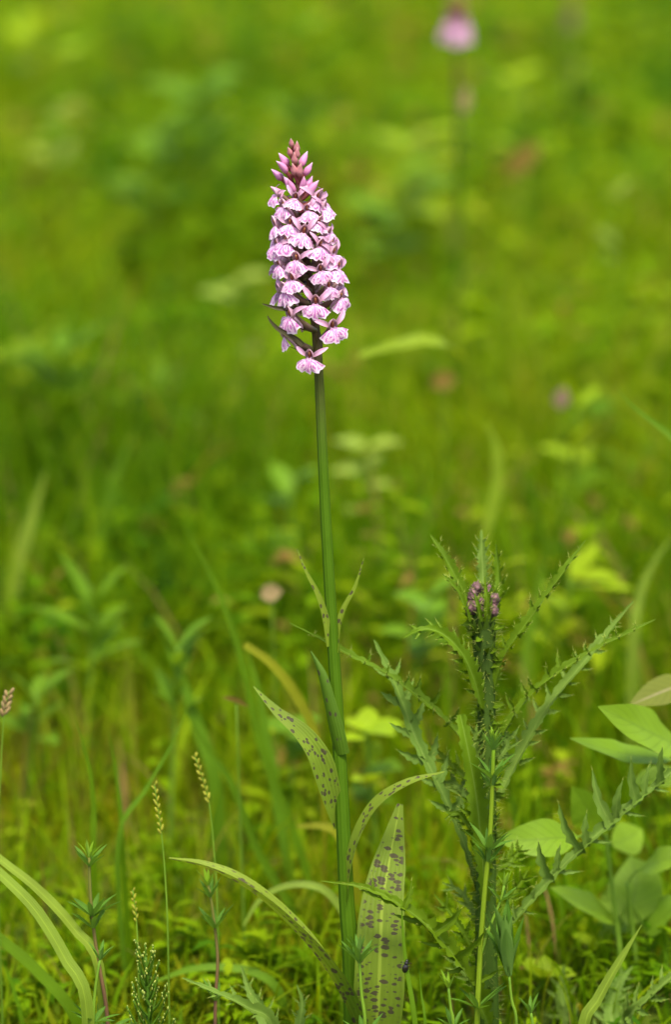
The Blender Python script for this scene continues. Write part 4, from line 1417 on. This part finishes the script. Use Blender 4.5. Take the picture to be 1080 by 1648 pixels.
def seed_head(L, Y, head_n, label, mat='seed', s=1.0, seed=1):
    r = random.Random(seed)
    P = pts_at(L, Y)
    P.append(root_below(P[-1]))
    base = P[-1].copy()
    t = thing('grass_seed_head', base, label, 'grass head', 'grass seed heads')
    mb = MB()
    mb.tube(P[::-1], [.0006, .0005, .0003], n=30, k=5)
    mb.build('stalk', M['green_stem'], t)
    C = spline(P[:2], head_n)
    for k, p in enumerate(C):
        d = (C[0] - C[-1]).normalized()
        side = Vector((-d.z, 0, d.x)) * (1 if k % 2 else -1)
        b = MB()
        q = (d + side * .45 + Vector((0, r.uniform(-.4, .4), 0))).normalized().to_track_quat('Z', 'Y')
        b.ball(p + side * .0008 * s, (.00075 * r.uniform(.7, 1.2)) * s, .0007 * s, .0018 * s * r.uniform(.7, 1.2), 6, 5, q=q)
        b.build('spikelet', M[mat], t)


seed_head([(248, 1262), (259, 1338), (266, 1420), (270, 1520)], .02, 13, 'yellow grass seed head standing left and lower of the pair', seed=1)
seed_head([(313, 1215), (335, 1287), (345, 1380), (350, 1480)], .05, 13, 'yellow grass seed head with its tip higher, right one of the pair', seed=2)
seed_head([(14, 1112), (6, 1148), (0, 1250), (-4, 1400)], .05, 7, 'pale dry grass head at the left edge', 'dry_seed', 1.5, seed=3)
seed_head([(213, 1432), (219, 1480), (222, 1560)], .02, 9, 'thin dark green grass spike above the horsetail', 'seed', .8, seed=4)

# ------------------------------------------------------------------ beetle on the broad leaf
def beetle():
    m = NT('beetle').finish((0.012, 0.009, 0.008), None, rough=.25, spec=.5)
    c = at(653, 1556, -.031)
    t = thing('beetle', c, 'small black beetle on the edge of the broad spotted leaf', 'beetle')
    q = Quaternion((0, 1, 0), R(12))
    for nm, dz, rx, rz in (('abdomen', -.0008, .0015, .0024), ('thorax', .0019, .0010, .0010), ('head', .0031, .0007, .0007)):
        b = MB()
        b.ball(c + q @ Vector((0, 0, dz)), rx, .0011, rz, 10, 7, q=q)
        b.build(nm, m, t)
    for k in range(6):
        s = -1 if k % 2 else 1
        z = (-.0012, .0004, .0018)[k // 2]
        b = MB()
        b.tube([c + q @ Vector((s * .0008, .0004, z)), c + q @ Vector((s * .0020, .0000, z + .0004)), c + q @ Vector((s * .0026, .0014, z - .0006))], [.00016, .00012], n=5, k=4)
        b.build('leg', m, t)


beetle()

M['pinkish'] = leaf_mat('pinkish', (0.17, 0.11, 0.08), trans=(0.17, 0.11, 0.07))
# ------------------------------------------------------------------ orchids farther off
def far_orchid(px, py0, py1, Y, label, wmax, mats, topcol, lean=0.0, seed=1):
    """spike seen between py0 (top) and py1 (lowest flowers)"""
    r = random.Random(seed)
    a, b_ = at(px, py0, Y), at(px, py1, Y)
    base = root_below(b_, lean)
    t = thing('spotted_orchid', base, label, 'orchid', 'spotted orchids in the meadow')
    mb = MB()
    mb.tube([base, base.lerp(b_, .5) + Vector((.004, 0, 0)), b_, a], [.0045, .004, .003, .001], n=24, k=8)
    mb.build('stem', M['orchid_stem'], t)
    whole = MB()
    for src, mi in ((lip_mesh(1), 0), (hood_mb(0), 1), (sepal_mb(-1, 0), 1), (sepal_mb(1, 1), 1)):
        o_ = len(whole.v)
        whole.v += src.v
        whole.uv += src.uv
        whole.cm += src.cm
        whole.f += [tuple(i + o_ for i in f) for f in src.f]
        whole.mi += [mi] * len(src.f)
    fm = whole.mesh('flower', mats)
    H = a.z - b_.z
    for k in range(26):
        z = b_.z + H * .42 * k / 26
        ph = k * 2.399
        rad = wmax * (1 - .35 * k / 26) * r.uniform(.7, 1.25)
        p = Vector((b_.x, b_.y, z)) + Vector((math.sin(ph), -math.cos(ph), 0)) * rad
        ob('flower', fm, t, Matrix.Translation(p - base) @ Matrix.Rotation(ph, 4, 'Z') @ Matrix.Rotation(R(-25), 4, 'X') @ Matrix.Scale(1.05, 4))
    for k in range(16):
        z = b_.z + H * (.40 + .5 * k / 16)
        ph = k * 2.399
        rad = wmax * .62 * (1 - .6 * k / 16)
        p = Vector((b_.x, b_.y, z)) + Vector((math.sin(ph), -math.cos(ph), 0)) * rad
        d = Vector((math.sin(ph) * .5, -math.cos(ph) * .5, 1)).normalized()
        ob('bud', topcol if k < 9 else BUDG, t, Matrix.Translation(p - base) @ d.to_track_quat('Z', 'Y').to_matrix().to_4x4())
    for k in range(5):
        f = r.uniform(0, 6.28)
        o_ = Vector((math.cos(f), math.sin(f), 0))
        z = base.z + .04 + .05 * k
        q = base.lerp(b_, min(.95, (z - base.z) / max(.01, b_.z - base.z)))
        b = MB()
        b.ribbon([q, q + o_ * .02 + ZUP * .04, q + o_ * .05 + ZUP * .06], [.01, .016, .001], hint=-o_ + ZUP * .2, n=10, nu=4, fold=.2)
        b.build('leaf', M['orchid_leaf'], t)


M['bud_green'] = petal_mat('bud_green', (0.30, 0.24, 0.03), (0.20, 0.14, 0.03), (0.36, 0.26, 0.06), (0.14, 0.14, 0.02), .15)
M['bud_dark'] = petal_mat('bud_dark', (0.20, 0.09, 0.05), (0.14, 0.05, 0.04), (0.34, 0.26, 0.05), (0.06, 0.03, 0.015), .1)
BUDG = bud_mesh(30, M['bud_green'])
BUDD = bud_mesh(31, M['bud_dark'])
far_orchid(735, -6, 60, 1.25, 'blurred pink orchid behind, the larger of two at the top edge', .0125, [M['sepal'], M['sepal']], BUDD, seed=3)
far_orchid(920, -20, 40, 2.9, 'faint pale pink orchid farthest off at the top edge', .0065, [M['pinkish'], M['pinkish']], BUDG, seed=4)

# ------------------------------------------------------------------ separate leafy plants in the meadow behind
M['leaf_yellow'] = leaf_mat('leaf_yellow', (0.19, 0.29, 0.014), trans=(0.34, 0.44, 0.015), tf=.4, rough=.5)
M['leaf_mid'] = leaf_mat('leaf_mid', (0.085, 0.175, 0.014), trans=(0.19, 0.31, 0.015), tf=.4, rough=.5)
M['leaf_blue'] = leaf_mat('leaf_blue', (0.088, 0.180, 0.014), trans=(0.14, 0.26, 0.014), tf=.35, rough=.5)
M['leaf_pale'] = leaf_mat('leaf_pale', (0.20, 0.28, 0.07), trans=(0.28, 0.36, 0.06), tf=.35, rough=.5)
M['leaf_dry'] = leaf_mat('leaf_dry', (0.125, 0.090, 0.015), trans=(0.16, 0.11, 0.015), tf=.3, rough=.6)


def leafy_plant(px, py, Y, mat, n, L, wr, label, spread=.03, up=(.1, .9), seed=1):
    """a plant whose leafy top is seen about (px, py)"""
    r = random.Random(seed)
    c = at(px, py, Y)
    base = root_below(c, r.uniform(-.02, .02))
    t = thing('leafy_herb', base, label, 'plant', 'leafy herbs out of focus behind the orchid')
    mb = MB()
    mb.tube([base, base.lerp(c, .5), c], [.0016, .0013, .0009], n=10, k=6)
    mb.build('stem', M['green_stem'], t)
    for k in range(n):
        f = k * 2.399 + r.uniform(-.4, .4)
        q = c.lerp(base, r.uniform(0, .35)) if k else c
        o_ = Vector((math.cos(f), math.sin(f), 0))
        e = r.uniform(*up)
        l = L * r.uniform(.7, 1.15)
        d = o_ * math.cos(e) + ZUP * math.sin(e)
        b = MB()
        b.ribbon([q, q + d * l * .5, q + d * l - ZUP * l * .12], [l * wr * x for x in (.12, .8, 1, .7, .03)], hint=(ZUP - o_ * .4 + Vector((0, -.25, 0))).normalized(), n=8, nu=2, fold=.2)
        b.build('leaf', M[mat], t)


for k, a in enumerate([
    (95, 590, 1.0, 'leaf_mid', 12, .055, .32, 'bright upright leafy herb, blurred, at the left below spike height', .03, (.5, 1.3)),
    (255, 625, 1.1, 'leaf_mid', 15, .050, .28, 'green herb with many slanting leaves left of the spike', .03, (.2, 1.0)),
    (30, 575, 1.1, 'leaf_yellow', 7, .045, .5, 'yellow green rounded herb at the far left edge', .03, (.2, .9)),
    (660, 222, 1.9, 'leaf_yellow', 12, .075, .35, 'wide bright yellow herb right of the spike tip', .03, (.0, .5)),
    (640, 290, 1.7, 'leaf_blue', 10, .07, .45, 'blue green herb just under the wide bright yellow one', .03, (.0, .7)),
    (320, 140, 2.2, 'leaf_blue', 9, .07, .6, 'blue green broad herb high above and left of the spike', .03, (.1, .8)),
    (60, 60, 2.6, 'leaf_yellow', 9, .08, .4, 'bright yellow herb in the top left corner', .03, (.1, 1.0)),
    (90, 175, 2.2, 'leaf_pale', 7, .05, .4, 'pale yellow herb under the corner one at the left', .03, (.1, 1.0)),
    (250, 215, 1.9, 'leaf_mid', 10, .065, .45, 'mid green herb between the corner plants and the spike', .03, (.1, .9)),
    (380, 450, 1.3, 'leaf_pale', 6, .035, .6, 'pale small herb close left of the spike', .03, (.1, 1.0)),
    (480, 60, 2.4, 'leaf_blue', 8, .06, .6, 'soft blue green herb straight above the spike', .03, (.1, .8)),
    (830, 130, 2.1, 'leaf_yellow', 6, .04, .6, 'small yellow herb below the nearer blurred orchid', .03, (.1, .8)),
    (990, 310, 1.5, 'leaf_pale', 5, .025, .7, 'small pale herb near the right edge, level with the spike tip', .03, (.1, .8)),
    (930, 655, .8, 'leaf_yellow', 8, .03, .5, 'yellow herb with rounded leaves left of the green blade at the right edge', .03, (.1, .9)),
    (590, 720, .8, 'leaf_pale', 8, .03, .5, 'pale herb right of the stem, midway up', .03, (.1, .8)),
    (470, 775, .7, 'leaf_blue', 8, .035, .45, 'blue green herb touching the stem on its left, midway up', .03, (.1, .9)),
    (690, 960, .45, 'leaf_blue', 8, .035, .5, 'blue green herb behind the left arm of the thistle', .03, (.1, .8)),
    (590, 1175, .28, 'leaf_yellow', 8, .022, .6, 'yellow low herb between stem and thistle', .03, (.1, .7)),
    (470, 1170, .35, 'leaf_blue', 6, .024, .7, 'pale blue green low herb behind the upper spotted leaf', .03, (.1, .6)),
    (600, 1235, .3, 'leaf_blue', 6, .02, .7, 'blue green low herb under the yellow one by the stem', .03, (.1, .6)),
    (60, 1120, .40, 'leaf_mid', 10, .03, .4, 'green herb beside the pale dry grass head', .03, (.2, 1.1)),
    (285, 1040, .30, 'leaf_mid', 12, .028, .3, 'small upright green herb left of the yellowish drooping blade', .03, (.5, 1.3)),
    (150, 970, .45, 'leaf_mid', 12, .045, .2, 'dark narrow leaved herb in the middle of the left side', .03, (.4, 1.3)),
    (920, 930, .5, 'leaf_yellow', 8, .04, .4, 'yellow herb behind the long right arm of the thistle', .03, (.1, .9)),
    (880, 1570, .12, 'leaf_yellow', 9, .018, .6, 'bright low herb between thistle stem and folded blade', .03, (.1, .9)),
    (960, 1520, .16, 'leaf_yellow', 8, .018, .6, 'bright low herb behind the tip of the folded blade', .03, (.1, .9)),
]):
    leafy_plant(*a[:8], spread=a[8], up=a[9], seed=600 + k)


def dry_leaf(px, py, Y, L, w_, d, label, mat='leaf_dry'):
    c = at(px, py, Y)
    base = root_below(c, .004)
    b = MB()
    v = Vector((d[0], .2, d[1])).normalized() * L
    t = thing('withered_leaf', base, label, 'withered leaf', 'withered leaves on thin stalks')
    b.tube([base, c], [.0008, .0005], n=6, k=5)
    b.build('stalk', M['green_stem'], t)
    b = MB()
    b.ribbon([c - v * .5, c + ZUP * L * .08, c + v * .5], [w_ * x for x in (.2, .9, 1, .7, .05)], TOCAM, n=8, nu=2, fold=.3)
    b.build('leaf', M[mat], t)


dry_leaf(845, 258, 1.5, .045, .022, (.7, .7), 'orange brown withered leaf right of the spike tip')
dry_leaf(750, 160, 1.2, .024, .009, (.1, 1), 'tan withered leaf on the stem line of the nearer blurred orchid', 'dry_seed')
dry_leaf(437, 956, .32, .013, .011, (1, .2), 'tan round withered leaf left of the stem, midway', 'dry_seed')
dry_leaf(905, 640, .75, .016, .012, (.2, 1), 'pinkish withered leaf beside the yellow herb at the right', 'pinkish')
dry_leaf(715, 615, .8, .02, .016, (1, .2), 'red brown withered leaf right of the stem under the bent pale blade')
dry_leaf(380, 1130, .14, .016, .003, (1, -.45), 'small red yellow withered leaf left of the stem', 'leaf_dry')
